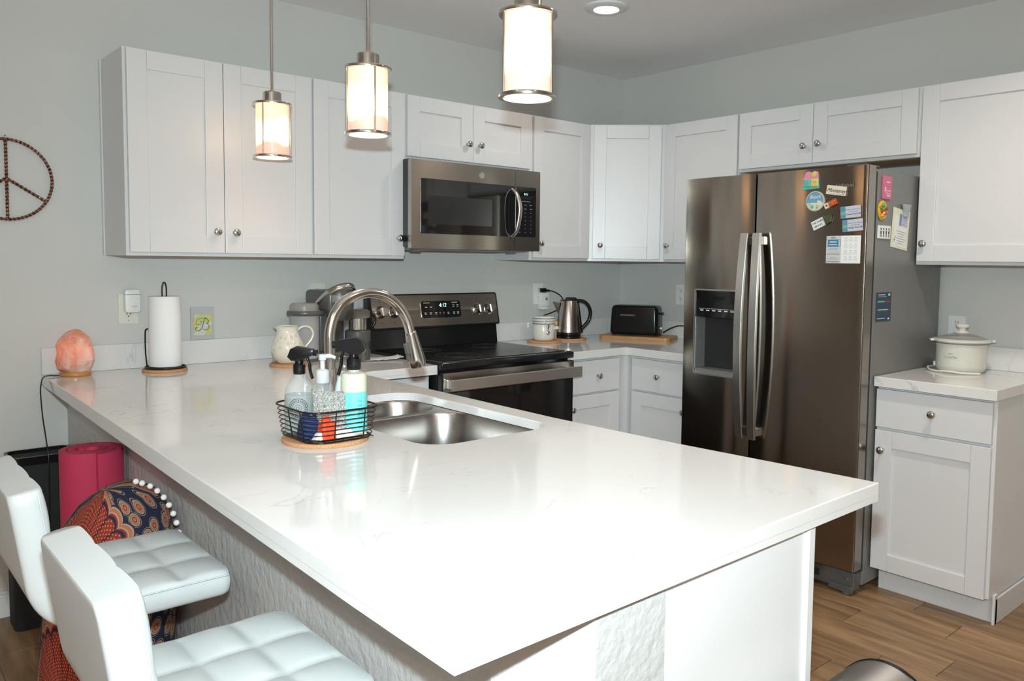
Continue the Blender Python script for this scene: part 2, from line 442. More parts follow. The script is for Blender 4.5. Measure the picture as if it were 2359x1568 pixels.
# ---- base cabinets
CT, CU = .914, .874      # counter top and its underside
BG = 'base cabinets'
def base_cab(label, loc, rz, w, parts, d=.61, toe=.55, side_trim=False):
    t = thing('base_cabinet', label, 'cabinet', loc, rz, BG)
    bm = B(); box(bm, 0, w, -d, -.001, .108, CU-.001, .001, 1); obj('carcass', bm, M['cab'], t)
    bm = B(); box(bm, .004, w-.002, -toe, -.003, 0, .1075, .001, 1); obj('toe_kick', bm, M['cab'], t)
    for kind, a, b, z0, z1, k in parts:
        shaker(t, a, b, z0, z1, -d, k, flat=(kind == 'drawer'), name=kind)
    return t
base_cab('white base cabinet with drawer and door between the range and the corner', (-1.081, 0, 0), 0, 1.081-.66,
         [('drawer', .012, .405, .690, .858, (.236, .775)), ('door', .012, .405, .115, .680, (.045, .615))])
base_cab('white base cabinet with drawer and door between the corner and the refrigerator', (0, -.66, 0), RR, .435,
         [('drawer', .014, .428, .690, .858, (.20, .775)), ('door', .014, .428, .115, .680, (.375, .615))])
t = thing('corner_filler', 'white filler post in the inside corner of the base cabinets', 'cabinet', (0, 0, 0))
bm = B(); box(bm, -.659, -.001, -.659, -.001, .108, CU-.001); obj('body', bm, M['cab'], t)
bm = B(); box(bm, -.60, -.001, -.60, -.001, 0, .107); obj('toe_kick', bm, M['cab'], t)
HW = .458
t = base_cab('white end base cabinet right of the refrigerator, under the slow cooker', (0, -2.0205, 0), RR, HW,
         [('drawer', .002, HW-.012, .704, .862, (.232, .788)), ('door', .002, HW-.012, .108, .692, (.036, .612))])
bm = B(); box(bm, HW+.0005, HW+.010, -.565, -.002, 0, .10, .002); obj('side_baseboard', bm, M['cab'], t)
bm = B(); box(bm, HW+.0005, HW+.010, -.575, -.545, 0, .118, .002); obj('corner_trim', bm, M['cab'], t)
t = base_cab('white base cabinet under the counter left of the range', (-2.273, 0, 0), 0, .378, [('drawer', .004, .370, .71, .862, None), ('door', .004, .370, .115, .700, None)])
t = thing('peninsula_cabinet', 'white cabinet run of the peninsula with a plain panel at its near end', 'cabinet', (0, 0, 0), 0, BG)
bm = B(); box(bm, -2.9145, -2.333, -1.16, -.66, .108, CU-.001); box(bm, -2.9145, -2.333, -2.70, -1.99, .108, CU-.001)
box(bm, -2.9145, -2.333, -1.99, -1.16, .108, .64); box(bm, -2.36, -2.333, -1.99, -1.16, .64, CU-.001); obj('carcass', bm, M['cab'], t)
bm = B(); box(bm, -2.9145, -2.40, -2.70, -.66, 0, .1075); obj('toe_kick', bm, M['cab'], t)
bm = B(); box(bm, -2.9145, -2.478, -2.786, -2.701, .0, CU-.001, .001); obj('end_panel', bm, M['cab'], t)
bm = B(); box(bm, -2.496, -2.470, -2.794, -2.7, .0, CU-.001, .004); obj('panel_edge', bm, M['cab'], t)

# ================================================================== COUNTERTOPS
SX0, SX1, SY0, SY1 = -2.785, -2.366, -1.945, -1.185
hole = rrect(SX0, SX1, SY0, SY1, .085, 8)
def counter_top(t, poly, holes=()):
    bm = B(); prism(bm, poly, .888, CT, holes=holes, bev=.0022); c = obj('slab', bm, M['quartz'], t)
    return c
t = thing('countertop', 'white quartz peninsula countertop with grey veins and an undermount sink cutout', 'countertop')
P = [(-3.260, -.001), (-3.275, -.54), (-3.300, -1.34), (-3.322, -2.15), (-3.333, -2.54), (-3.337, -2.813), (-2.232, -2.800), (-2.272, -2.30), (-2.288, -1.85), (-2.278, -1.2), (-2.275, -.672), (-1.888, -.672), (-1.888, -.001)]
counter_top(t, P, [hole])
# built-up edge (slab is doubled at its rim)
def inset(poly, d):
    n = len(poly); out = []
    for i in range(n):
        p0, p1, p2 = Vector(poly[i-1]), Vector(poly[i]), Vector(poly[(i+1) % n])
        e1 = (p1-p0).normalized(); e2 = (p2-p1).normalized()
        n1 = Vector((-e1.y, e1.x)); n2 = Vector((-e2.y, e2.x)); b = (n1+n2); b = b/ (1+n1.dot(n2))
        out.append(tuple(p1+b*d))
    return out
bm = B(); prism(bm, P, CU, .8885, holes=[inset(P, .035)], bev=0); obj('edge_band', bm, M['quartz'], t)
bm = B(); box(bm, -3.260, -1.888, -.020, -.0005, CT+.0003, 1.016, .002); obj('backsplash', bm, M['quartz'], t)
t = thing('countertop', 'white quartz corner countertop between the range and the refrigerator', 'countertop')
P = [(-1.082, -.001), (-1.082, -.648), (-.648, -.648), (-.648, -1.102), (-.001, -1.102), (-.001, -.001)]
bm = B(); prism(bm, P, CU, CT, bev=.0022); obj('slab', bm, M['quartz'], t)
bm = B(); box(bm, -1.082, -.0005, -.020, -.0005, CT+.0003, 1.016, .002); box(bm, -.020, -.0005, -1.102, -.0205, CT+.0003, 1.016, .002); obj('backsplash', bm, M['quartz'], t)
t = thing('countertop', 'short white quartz countertop right of the refrigerator', 'countertop')
P = [(-.648, -2.040), (-.648, -2.486), (-.001, -2.486), (-.001, -2.040)]
P = [(-.648, -2.486), (-.001, -2.486), (-.001, -2.0195), (-.648, -2.0195)]
P = [(a, max(b, b)) for a, b in P]
bm = B(); prism(bm, P, CU, CT, bev=.0022); obj('slab', bm, M['quartz'], t)
bm = B(); box(bm, -.020, -.0005, -2.486, -2.0195, CT+.0003, 1.016, .002); obj('backsplash', bm, M['quartz'], t)

# ================================================================== SINK
t = thing('sink', 'stainless steel double-bowl undermount sink', 'sink')
def bowl(x0, x1, y0, y1, zt, depth, r, sharp=False):
    """open bowl, rounded; returns bmesh of inner skin"""
    bm = B(); levels = [(0, zt), (.002, zt-.004), (.006, zt-depth*.5), (.012, zt-depth+.03), (.022, zt-depth+.010), (.045, zt-depth)]
    rings = []
    for ins, z in levels:
        rings.append([bm.verts.new((x, y, z)) for x, y in rrect(x0+ins, x1-ins, y0+ins, y1-ins, max(r-ins*.4, .02), 8)])
    for a, b in zip(rings, rings[1:]):
        n = len(a)
        for i in range(n): bm.faces.new((a[i], b[i], b[(i+1) % n], a[(i+1) % n]))
    bm.faces.new(rings[-1])
    return bm
ZR = .8865
b1 = (SX0+.003, SX1+.0015, -1.423, SY1+.003); b2 = (SX0+.003, SX1+.0015, SY0-.003, -1.447)
b1 = (SX0+.002, SX1-.002, -1.420, SY1-.002); b2 = (SX0+.002, SX1-.002, SY0+.002, -1.450)
for q in (b1, b2):
    bm = bowl(q[0], q[1], q[2], q[3], ZR, .20, .105)
    o = obj('bowl', bm, M['steel_sink'], t, smooth=40)
    cx, cy = (q[0]+q[1])/2, (q[2]+q[3])/2
    bm = B(); lathe(bm, [(0, 0), (.02, .001), (.038, .001), (.043, .004), (.043, 0)], 28, T((cx, cy, ZR-.1995))); obj('drain', bm, M['chrome'], o, smooth=40)
bm = B(); prism(bm, rrect(SX0-.0, SX1+.0, SY0-.0, SY1+.0, .085, 8), ZR-.0012, ZR, holes=[rrect(*b1, .105, 8), rrect(*b2, .105, 8)]); obj('rim', bm, M['steel_sink'], t)

# ================================================================== FAUCET
t = thing('faucet', 'brushed nickel pull-down gooseneck kitchen faucet beside the sink', 'faucet', (-2.822, -1.50, CT+.0004))
bm = B(); lathe(bm, [(.029, 0), (.029, .006), (.024, .012), (.022, .075), (.019, .095), (.0185, .13)], 32); obj('base', bm, M['nickel'], t, smooth=30)
pts = [(0, 0, .125), (0, 0, .20), (.001, 0, .255), (.018, 0, .305), (.050, 0, .338), (.095, 0, .356), (.140, 0, .362-.003), (.185, 0, .346), (.225, 0, .315), (.252, 0, .275), (.266, 0, .232)]
bm = B(); tube(bm, sm_path(pts, 7), .0150, 20); obj('spout', bm, M['nickel'], t, smooth=60)
bm = B(); lathe(bm, [(.0185, .118), (.0185, .150)], 28); obj('collar', bm, M['nickel'], t, smooth=30)
tf = T((.266, 0, .236), 0, 0, PI-.26)
bm = B(); lathe(bm, [(.0155, -.004), (.0175, 0), (.0175, .006), (.0185, .012), (.0215, .045), (.0255, .075), (.0262, .092), (.0235, .106), (0, .107)], 28, tf); hd = obj('spray_head', bm, M['nickel'], t, smooth=35)
bm = B(); box(bm, -.007, .007, -.008, .008, .026, .060, .003, tf=tf @ T((.024, 0, 0))); box(bm, -.003, .004, -.007, .007, .060, .082, .002, tf=tf @ T((.027, 0, 0))); obj('spray_button', bm, M['dgrey'], hd)
bm = B(); tube(bm, [(0, .015, .060), (.004, .055, .064), (.01, .095, .082)], [.011, .009, .007], 12); obj('handle', bm, M['nickel'], t, smooth=50)

# ================================================================== PENDANT LIGHTS
def shade_mat():
    m = mat('art_glass_shade', (.60, .47, .42), .25, coat=.4)
    N, L, b = nodes(m)
    tc = N.new('ShaderNodeTexCoord'); sp = N.new('ShaderNodeSeparateXYZ'); L.new(tc.outputs['Object'], sp.inputs[0])
    r = N.new('ShaderNodeValToRGB'); e = r.color_ramp.elements
    mr = N.new('ShaderNodeMapRange'); mr.inputs[1].default_value = 0; mr.inputs[2].default_value = .185
    ns = N.new('ShaderNodeTexNoise'); ns.inputs['Scale'].default_value = 9; L.new(tc.outputs['Object'], ns.inputs[0])
    ad = N.new('ShaderNodeMath'); ad.operation = 'MULTIPLY_ADD'; ad.inputs[1].default_value = .08
    L.new(ns.outputs['Fac'], ad.inputs[0]); L.new(sp.outputs['Z'], ad.inputs[2]); L.new(ad.outputs[0], mr.inputs[0])
    e[0].position = 0; e[0].color = (.55, .20, .12, 1); e[1].position = 1; e[1].color = (1.1, .62, .34, 1)
    e2 = e.new(.45); e2.color = (.75, .32, .19, 1); e3 = e.new(.66); e3.color = (7.0, 4.0, 1.8, 1); e4 = e.new(.80); e4.color = (4.6, 2.7, 1.2, 1)
    L.new(mr.outputs[0], r.inputs[0]); L.new(r.outputs[0], b.inputs['Emission Color']); b.inputs['Emission Strength'].default_value = .85
    return m
SM = shade_mat()
PENDS = [((-2.585, -.59, 1.748), math.radians(-143.6), 'brushed nickel pendant light with glowing glass shade, farthest and leftmost of three'),
         ((-2.614, -1.352, 1.748), math.radians(-101.8), 'brushed nickel pendant light with glowing glass shade, middle of the three'),
         ((-2.590, -2.068, 1.762), math.radians(49.3), 'brushed nickel pendant light with glowing white shade, nearest and rightmost of three')]
for i, (loc, rz, lab) in enumerate(PENDS):
    t = thing('pendant_light', lab, 'lamp', loc, rz, 'pendant lights over the peninsula')
    H = .205; topz = CEIL-loc[2]
    bm = B(); lathe(bm, [(.0575, .006), (.0595, .006), (.0595, H-.008), (.0575, H-.008), (.0575, .006)], 48, cap=False); obj('glass_shade', bm, SM, t, smooth=40)
    for z in (0, H-.010):
        bm = B(); R1 = .0705
        lathe(bm, [(R1-.011 if z == 0 else .030, z), (R1, z), (R1+.0008, z+.003), (R1, z+.008), (R1-.011 if z == 0 else .030, z+.008), (R1-.011 if z == 0 else .030, z)], 48, cap=False)
        obj('ring', bm, M['nickel'], t, smooth=30)
    for k in range(3):
        a = k*2*PI/3
        bm = B(); tube(bm, [(.0655*math.cos(a), .0655*math.sin(a), .004), (.0655*math.cos(a), .0655*math.sin(a), H-.004)], .0028, 8); obj('cage_rod', bm, M['nickel'], t, smooth=50)
    bm = B(); lathe(bm, [(.034, H-.002), (.034, H+.036), (.031, H+.039), (.010, H+.040), (.0095, H+.046), (0, H+.046)], 36); obj('cap', bm, M['nickel'], t, smooth=35)
    bm = B(); tube(bm, [(0, 0, H+.04), (0, 0, topz-.02)], .0050, 14); obj('stem', bm, M['nickel'], t, smooth=50)
    bm = B(); lathe(bm, [(.0, topz-.028), (.02, topz-.028), (.058, topz-.018), (.062, topz-.0005), (0, topz-.0005)], 36); obj('canopy', bm, M['nickel'], t, smooth=35)
    bm = B(); lathe(bm, [(0, .062), (.016, .066), (.026, .085), (.026, .105), (.014, .140), (.013, .165), (0, .165)], 20); obj('bulb', bm, mat('bulb_glass', (1, .9, .8), .3, emis=(1, .75, .5), estr=4), t, smooth=50)
    ls = area('pendant_bulb_light', (loc[0], loc[1], loc[2]+.055), PEND_W, (1, .76, .55), .10, spread=PI)

# ================================================================== RANGE
RL, RR_ = -1.884, -1.086
RW = RR_-RL
t = thing('range', 'freestanding electric range with stainless control panel and black glass cooktop', 'stove', (RL, 0, 0))
bm = B(); box(bm, .002, RW-.002, -.655, -.03, .03, .895, .004); obj('body', bm, M['blacken'], t)
bm = B(); box(bm, 0, RW, -.700, -.085, .893, .926, .008, 3); obj('cooktop_frame', bm, M['blacken'], t, smooth=40)
bm = B(); box(bm, .030, RW-.030, -.665, -.10, .9262, .9285, .001); ck = obj('cooktop_glass', bm, M['cooktop'], t)
for (x, y, r) in ((.22, -.25, .075), (.58, -.25, .10), (.22, -.52, .105), (.58, -.52, .08)):
    for q in (r, r*.62):
        bm = B(); lathe(bm, [(q-.0012, 0), (q, 0), (q, .0003), (q-.0012, .0003), (q-.0012, 0)], 48, T((x, y, .9285)), cap=False); obj('burner_ring', bm, M['dgrey'], ck)
# back guard: black upright, tilted stainless panel on top
bm = B()
prism(bm, [(-.095, .926), (-.030, .926), (-.018, 1.185), (-.062, 1.190), (-.088, 1.03), (-.082, 1.02)], .004, RW-.004, bev=.003,
      tf=Matrix(((0, 0, 1, 0), (1, 0, 0, 0), (0, 1, 0, 0), (0, 0, 0, 1))))
obj('backguard', bm, M['blacken'], t)
ang = math.atan2(.036, .168)
PT = T((0, -.103, 1.028), 0, 0) @ Matrix.Rotation(-ang, 4, 'X')     # local: x right, z up the panel, -y out
bm = B(); prism(bm, rrect(.0, RW, -.004, .172, .014, 5), -.028, .004, tf=PT @ XZ); obj('panel_trim', bm, M['blacken'], t, smooth=40)
bm = B(); prism(bm, rrect(.012, RW-.010, .004, .164, .008, 4), .004, .0065, tf=PT @ XZ); cp = obj('control_panel', bm, M['steel'], t)
bm = B(); prism(bm, rrect(.292, .545, .040, .135, .016, 5), .0065, .0085, tf=PT @ XZ); obj('display_bezel', bm, M['nickel'], cp)
bm = B(); prism(bm, rrect(.295, .542, .043, .132, .014, 5), .0085, .0095, tf=PT @ XZ); dp = obj('display', bm, M['blackgl'], cp)
FR = lambda x, z, d=.0097: PT @ T((x, -d, z)) @ FACE
text('4:12', .027, M['led'], t, FR(.428, .108), name='clock_digits', shear=.2)
def dash(parent, m, items, tfm):
    bm = B()
    for x, z, w_, h_ in items: box(bm, x-w_/2, x+w_/2, -.0003, .0003, z-h_/2, z+h_/2, tf=tfm)
    o = obj('printed_marks', bm, m, parent); return o
its = [(.330, .122, .038, .003), (.325, .100, .012, .004), (.355, .100, .012, .004), (.505, .122, .036, .003), (.497, .108, .014, .003), (.523, .108, .014, .003), (.497, .100, .010, .003), (.523, .100, .010, .003)]
for x in (.318, .350, .383, .408, .432, .460, .496, .522): its += [(x, .070, .013 if x not in (.408, .432) else .006, .003), (x, .063, .010 if x not in (.408, .432) else .002, .003)]
dash(t, M['text_w'], its, PT @ T((0, -.0097, 0)))
def range_knob(x, z):
    tf = PT @ T((x, -.0065, z)) @ Matrix.Rotation(PI/2, 4, 'X')
    bm = B(); lathe(bm, [(.031, 0), (.031, .003), (.027, .006), (.027, .006), (.024, .028), (.021, .032), (0, .032)], 32, tf); k = obj('knob', bm, M['chrome'], t, smooth=35)
    bm = B(); box(bm, -.005, .005, -.023, .023, .030, .040, .003, tf=tf @ Matrix.Rotation(.12, 4, 'Z')); obj('knob_grip', bm, M['nickel'], k)
for x in (.058, .133, .655, .728): range_knob(x, .082)
dash(t, M['text_k'], [(x, z, .006, .003) for x in (.058, .133, .655, .728) for z in (.028, .135)]+[(.655, .146, .003, .003), (.728, .146, .003, .003)], PT @ T((0, -.0068, 0)))
# oven door
bm = B(); box(bm, .004, RW-.004, -.700, -.657, .20, .882, .006); dr = obj('oven_door', bm, M['blacken'], t)
bm = B(); box(bm, .006, RW-.006, -.7035, -.7002, .795, .880, .001); obj('door_top_trim', bm, M['steel'], dr)
bm = B(); box(bm, .03, RW-.03, -.7035, -.7002, .30, .792, .001); obj('door_glass', bm, M['blackgl'], dr)
bm = B(); box(bm, .012, RW-.002, -.762, -.750, .806, .858, .004); box(bm, .020, .050, -.752, -.703, .812, .852, .003); box(bm, RW-.05, RW-.02, -.752, -.703, .812, .852, .003); obj('handle', bm, M['steel_h'], dr)
bm = B(); box(bm, .004, RW-.004, -.695, -.657, .04, .19, .006); obj('storage_drawer', bm, M['blacken'], t)

# ================================================================== MICROWAVE
ML, MR_ = -1.848, -1.062
MW_ = MR_-ML
t = thing('microwave', 'stainless over-the-range microwave with black glass door and curved handle', 'microwave', (ML, 0, 1.418))
MH = .4165
bm = B(); box(bm, .004, MW_-.02, -.372, -.002, .012, MH-.001, .002); obj('body', bm, M['blacken'], t)
bm = B(); box(bm, .02, MW_-.04, -.35, -.03, .0, .0125, .004); box(bm, .06, .10, -.33, -.29, -.008, .0, .003); box(bm, MW_-.14, MW_-.10, -.33, -.29, -.008, .0, .003); obj('bottom_vent', bm, M['mgrey'], t)
SD = MW_*.785
bm = B(); prism(bm, rrect(.0, SD-.001, .004, MH-.004, .004, 3), .374, .402, tf=XZ); dr = obj('door', bm, M['steel'], t)
bm = B(); prism(bm, rrect(.050, SD-.003, .075, MH-.098+.01, .008, 4), .402, .4045, tf=XZ); obj('door_glass', bm, M['blackgl'], dr)
bm = B(); prism(bm, rrect(.090, SD-.150, .120, MH-.165, .006, 4), .4045, .4052, tf=XZ); obj('window_mesh', bm, mat('dark_mesh', (.02, .022, .022), .22), dr)
bm = B(); lathe(bm, [(.0155, 0), (.017, 0), (.017, .0006), (.0155, .0006), (.0155, 0)], 30, T((.405, -.402, MH-.050)) @ Matrix.Rotation(PI/2, 4, 'X'), cap=False); lathe(bm, [(0, 0), (.0135, 0), (.0135, .0004), (0, .0004)], 30, T((.405, -.402, MH-.050)) @ Matrix.Rotation(PI/2, 4, 'X')); obj('emblem', bm, M['nickel'], dr)
text('GE', .014, M['text_g'], dr, T((.405, -.4026, MH-.050)) @ FACE, shear=.3)
hp = sm_path([(SD-.020, -.405, MH-.105), (SD-.018, -.440, MH-.135), (SD-.012, -.458, MH*.5), (SD-.018, -.440, .105), (SD-.020, -.405, .075)], 8)
bm = B(); tube(bm, hp, .0125, 14, flat=(1, .62)); obj('handle', bm, M['steel_h'], dr, smooth=60)
bm = B(); prism(bm, rrect(SD+.001, MW_, .004, MH-.004, .004, 3), .374, .402, tf=XZ); cp = obj('control_section', bm, M['steel'], t)
bm = B(); prism(bm, rrect(SD+.003, MW_-.030, .075, MH-.088, .006, 4), .402, .4045, tf=XZ); obj('control_glass', bm, M['blackgl'], cp)
text('9:11', .016, M['led'], t, T((SD+.070, -.4047, MH-.125)) @ FACE, name='clock_digits', shear=.2)
its = [(SD+.072, .255, .058, .002)]
for r_ in range(8):
    for c_ in range(3): its.append((SD+.030+c_*.037, .237-r_*.020, .014 if r_ < 2 else .005, .0025))
dash(t, M['text_g'], its, T((0, -.4048, 0)))

# ================================================================== REFRIGERATOR
FY0, FY1 = -1.112, -2.0185
t = thing('refrigerator', 'stainless side-by-side refrigerator with ice dispenser, covered with magnets and papers', 'refrigerator', (-.03, FY0, 0), RR)
FW = FY0-FY1; FH = 1.767   # local x to the right, -y out of the wall
bm = B(); box(bm, .004, FW-.004, -.645, 0, .035, FH-.012, .004); obj('body', bm, M['fridge_side'], t)
bm = B(); box(bm, .004, FW-.004, -.662, -.646, .10, FH-.02, .001); obj('gasket', bm, M['blackmat'], t)
def fdoor(a, b, hole=None, side=1):
    """convex stainless front with an optional rectangular opening"""
    bm = B(); n = 26; xs = sorted([a+(b-a)*i/n for i in range(n+1)]+[a+(b-a)*.006, b-(b-a)*.006, a+(b-a)*.0125, b-(b-a)*.0125]); zs = [.112, FH]
    if hole: xs = sorted(set([x for x in xs if abs(x-hole[0]) > .006 and abs(x-hole[1]) > .006]+[hole[0], hole[1]])); zs = [.112, hole[2], hole[3], FH]
    def yf(x):
        u = 2*(x-a)/(b-a)-1; e = max(0, u*side-.975)/.025
        return -.737+.010*u*u+.005*e*e
    V = {(i, j): bm.verts.new((x, yf(x), z)) for i, x in enumerate(xs) for j, z in enumerate(zs)}
    Bk = {(i, j): bm.verts.new((x, -.665, z)) for i, x in enumerate(xs) for j, z in enumerate(zs)}
    ni, nj = len(xs)-1, len(zs)-1
    op = lambda i, j: hole and xs[i] >= hole[0]-1e-6 and xs[i+1] <= hole[1]+1e-6 and j == 1
    for i in range(ni):
        for j in range(nj):
            if op(i, j):
                continue
            bm.faces.new((V[i, j], V[i+1, j], V[i+1, j+1], V[i, j+1])); bm.faces.new((Bk[i, j], Bk[i, j+1], Bk[i+1, j+1], Bk[i+1, j]))
        for j in (0, nj): bm.faces.new((V[i, j], V[i+1, j], Bk[i+1, j], Bk[i, j]))
        if hole and op(i, 1):
            for j in (1, 2): bm.faces.new((V[i, j], V[i+1, j], Bk[i+1, j], Bk[i, j]))
    for j in range(nj):
        for i in (0, ni): bm.faces.new((V[i, j], V[i, j+1], Bk[i, j+1], Bk[i, j]))
    if hole:
        for x in (hole[0], hole[1]):
            i = [k for k, q in enumerate(xs) if abs(q-x) < 1e-6][0]
            bm.faces.new((V[i, 1], V[i, 2], Bk[i, 2], Bk[i, 1]))
    return bm
SEAM = .392
HX0, HX1, HZ0, HZ1 = .080, .324, .850, 1.243
ld = obj('freezer_door', fdoor(.002, SEAM-.004, (HX0, HX1, HZ0, HZ1), -1), M['steel_f'], t, smooth=25)
rd = obj('fridge_door', fdoor(SEAM+.004, FW-.002), M['steel_f'], t, smooth=25)
# ice and water dispenser
bm = B(); prism(bm, rrect(HX0-.006, HX1+.006, HZ0-.006, HZ1+.006, .012, 4), .729, .7415, holes=[rrect(HX0+.001, HX1-.001, HZ0+.001, HZ1-.001, .010, 4)], tf=XZ); obj('dispenser_frame', bm, M['steel_h'], ld)
bm = B(); prism(bm, rrect(HX0+.001, HX1-.001, HZ1-.125, HZ1-.001, .010, 4), .70, .7375, tf=XZ); obj('dispenser_panel', bm, M['blackgl'], ld)
its = []
for k in range(6): its += [(.118+k*.034, 1.157, .030, .0015), (.118+k*.034, 1.149, .018, .005)]
dash(ld, M['text_w'], its, T((0, -.7378, 0)))
bm = B()
box(bm, HX0+.001, HX0+.0035, -.735, -.60, HZ0+.002, HZ1-.126); box(bm, HX1-.0035, HX1-.001, -.735, -.60, HZ0+.002, HZ1-.126)
box(bm, HX0+.001, HX1-.001, -.604, -.60, HZ0+.002, HZ1-.126); box(bm, HX0+.001, HX1-.001, -.735, -.60, HZ0+.001, HZ0+.022)
obj('dispenser_recess', bm, mat('satin_grey_plastic', (.30, .31, .31), .35, .5), ld)
bm = B(); box(bm, .168, .222, -.655, -.640, 1.09, 1.118, .004); box(bm, .170, .220, -.645, -.632, .935, 1.09, .006); obj('dispenser_paddle', bm, M['dgrey'], ld)
# handles
def fhandle(x0, bow, parent):
    n = 16; bm = B(); R_ = []
    for i in range(n+1):
        u = i/n; z = .585+(1.505-.585)*u; s = 4*u*(1-u)
        y = -.762-.030*s; x = x0+bow*s
        w_ = .021
        ring = [(x-w_, y+.006), (x-w_, y-.006), (x+w_, y-.010), (x+w_, y+.006)]
        R_.append([bm.verts.new((a, b, z)) for a, b in ring])
    for a, b in zip(R_, R_[1:]):
        for j in range(4): bm.faces.new((a[j], a[(j+1) % 4], b[(j+1) % 4], b[j]))
    bm.faces.new(R_[0][::-1]); bm.faces.new(R_[-1])
    box(bm, x0-.015, x0+.015, -.762, -.728, .60, .635); box(bm, x0-.015, x0+.015, -.762, -.728, 1.455, 1.49)
    bmesh.ops.recalc_face_normals(bm, faces=bm.faces[:])
    bmesh.ops.bevel(bm, geom=[e for e in bm.edges if e.calc_face_angle(0) > .9], offset=.0025, segments=2, affect='EDGES')
    obj('handle', bm, M['steel_h'], parent, smooth=30)
fhandle(SEAM-.030, -.004, ld); fhandle(SEAM+.032, .010, rd)
bm = B(); box(bm, .01, FW-.01, -.700, -.648, .02, .098, .006); box(bm, FW-.12, FW-.012, -.712, -.70, .012, .040, .005); gk = obj('base_grille', bm, M['dgrey'], t)
bm = B()
for k in range(10): box(bm, .06+k*.07, .11+k*.07, -.7015, -.7002, .045, .075)
obj('vent_slots', bm, M['blackmat'], gk)
bm = B(); lathe(bm, [(.022, 0), (.022, .012), (.008, .014), (.008, .055), (.014, .057), (.014, .07), (0, .07)], 20, T((FW-.045, -.690, .004))); obj('levelling_foot', bm, M['dgrey'], t)
bm = B(); lathe(bm, [(.022, 0), (.022, .036), (0, .036)], 20, T((.045, -.62, 0))); lathe(bm, [(.022, 0), (.022, .036), (0, .036)], 20, T((FW-.045, -.05, 0))); lathe(bm, [(.022, 0), (.022, .036), (0, .036)], 20, T((.045, -.05, 0))); obj('rear_feet', bm, M['blackpl'], t)
bm = B(); box(bm, FW-.10, FW-.02, -.72, -.60, FH+.0, FH+.006, .002); obj('hinge_cover', bm, M['dgrey'], t)
FT = WM[t.name]
lx = lambda y: FY0-y                      # world y -> local x
text('whirlpool', .024, M['chrome'], rd, T((lx(-1.915), -.7372, 1.690)) @ FACE, thick=.0012)

# ---- magnets and papers on the fridge.  Face plane world x=-.767, side plane world y=-2.026
def on_face(name, label, cat, wy, wz, rot=0, d=.0):
    yy = lx(wy); u = 2*(yy-SEAM-.004)/(FW-.006-SEAM)-1
    x = -.03-.737+.010*u*u-.0012-d
    t = thing(name, label, cat, (x, wy, wz), RR, 'magnets and papers on the refrigerator')
    R_ = Matrix.Rotation(-rot, 4, 'Y')
    return t, R_
def card(t, R_, w_, h_, m, th=.0012, r=.002):
    bm = B(); prism(bm, rrect(-w_/2, w_/2, -h_/2, h_/2, r, 3), 0, th, tf=R_ @ XZ); return obj('card', bm, m, t)
def colmat(n, c, r=.45): return mat(n, c, r)
def rects(t, R_, name, m, L_, y=-.0014):
    bm = B()
    for x, z, a, b in L_: box(bm, x-a/2, x+a/2, y-.0003, y+.0002, z-b/2, z+b/2, tf=R_)
    return obj(name, bm, m, t)
blue = colmat('sea_blue', (.10, .26, .42)); green = colmat('sea_green', (.16, .42, .28)); lil = colmat('pale_card', (.52, .53, .62))
teal = colmat('teal_paint', (.10, .48, .42)); pinkp = colmat('pink_paint', (.68, .28, .36)); yel = colmat('yellow_paint', (.66, .52, .14)); orange = colmat('rust_orange', (.48, .08, .015)); cream = colmat('cream_paint', (.70, .64, .50)); pinkc = colmat('rose_card', (.58, .14, .24)); navy = colmat('navy_card', (.02, .045, .085)); sand = colmat('sand', (.58, .44, .34)); skyb = colmat('sky_blue', (.14, .32, .48)); gold = colmat('gold_yellow', (.62, .36, .04)); red = colmat('deep_red', (.45, .03, .02)); leaf = colmat('leaf_green', (.12, .30, .05)); hedge = colmat('hedge_green', (.06, .075, .03)); pyel = colmat('pale_yellow', (.72, .72, .52)); cblue = colmat('calendar_blue', (.03, .22, .42))
# painted town magnet
t, R_ = on_face('fridge_magnet', 'pastel pink, teal and yellow painted houses magnet at the top of the door', 'magnet', -1.775, 1.717)
bm = B(); prism(bm, [(-.040, -.036), (.038, -.032), (.036, -.018), (.034, .010), (-.030, .008), (-.036, -.020)], 0, .004, tf=XZ); obj('base', bm, teal, t)
bm = B(); prism(bm, [(-.038, .006), (.034, .006), (.033, .020), (.030, .036), (.018, .040), (.004, .034), (-.010, .040), (-.022, .036), (-.027, .018)], 0, .007, tf=XZ); obj('roofs', bm, pinkp, t)
bm = B(); box(bm, -.030, -.002, -.008, 0, -.024, .008, .003); obj('house', bm, teal, t)
bm = B(); box(bm, .000, .034, -.008, 0, -.024, .008, .003); obj('house', bm, yel, t)
bm = B(); lathe(bm, [(.012, 0), (.011, .009), (0, .010)], 16, T((.016, 0, .026)) @ Matrix.Rotation(PI/2, 4, 'X')); obj('dome', bm, yel, t)
rects(t, Matrix(), 'door_marks', M['text_g'], [(-.016, -.006, .018, .003), (.018, -.006, .016, .003), (-.016, -.014, .012, .002)], -.0085)
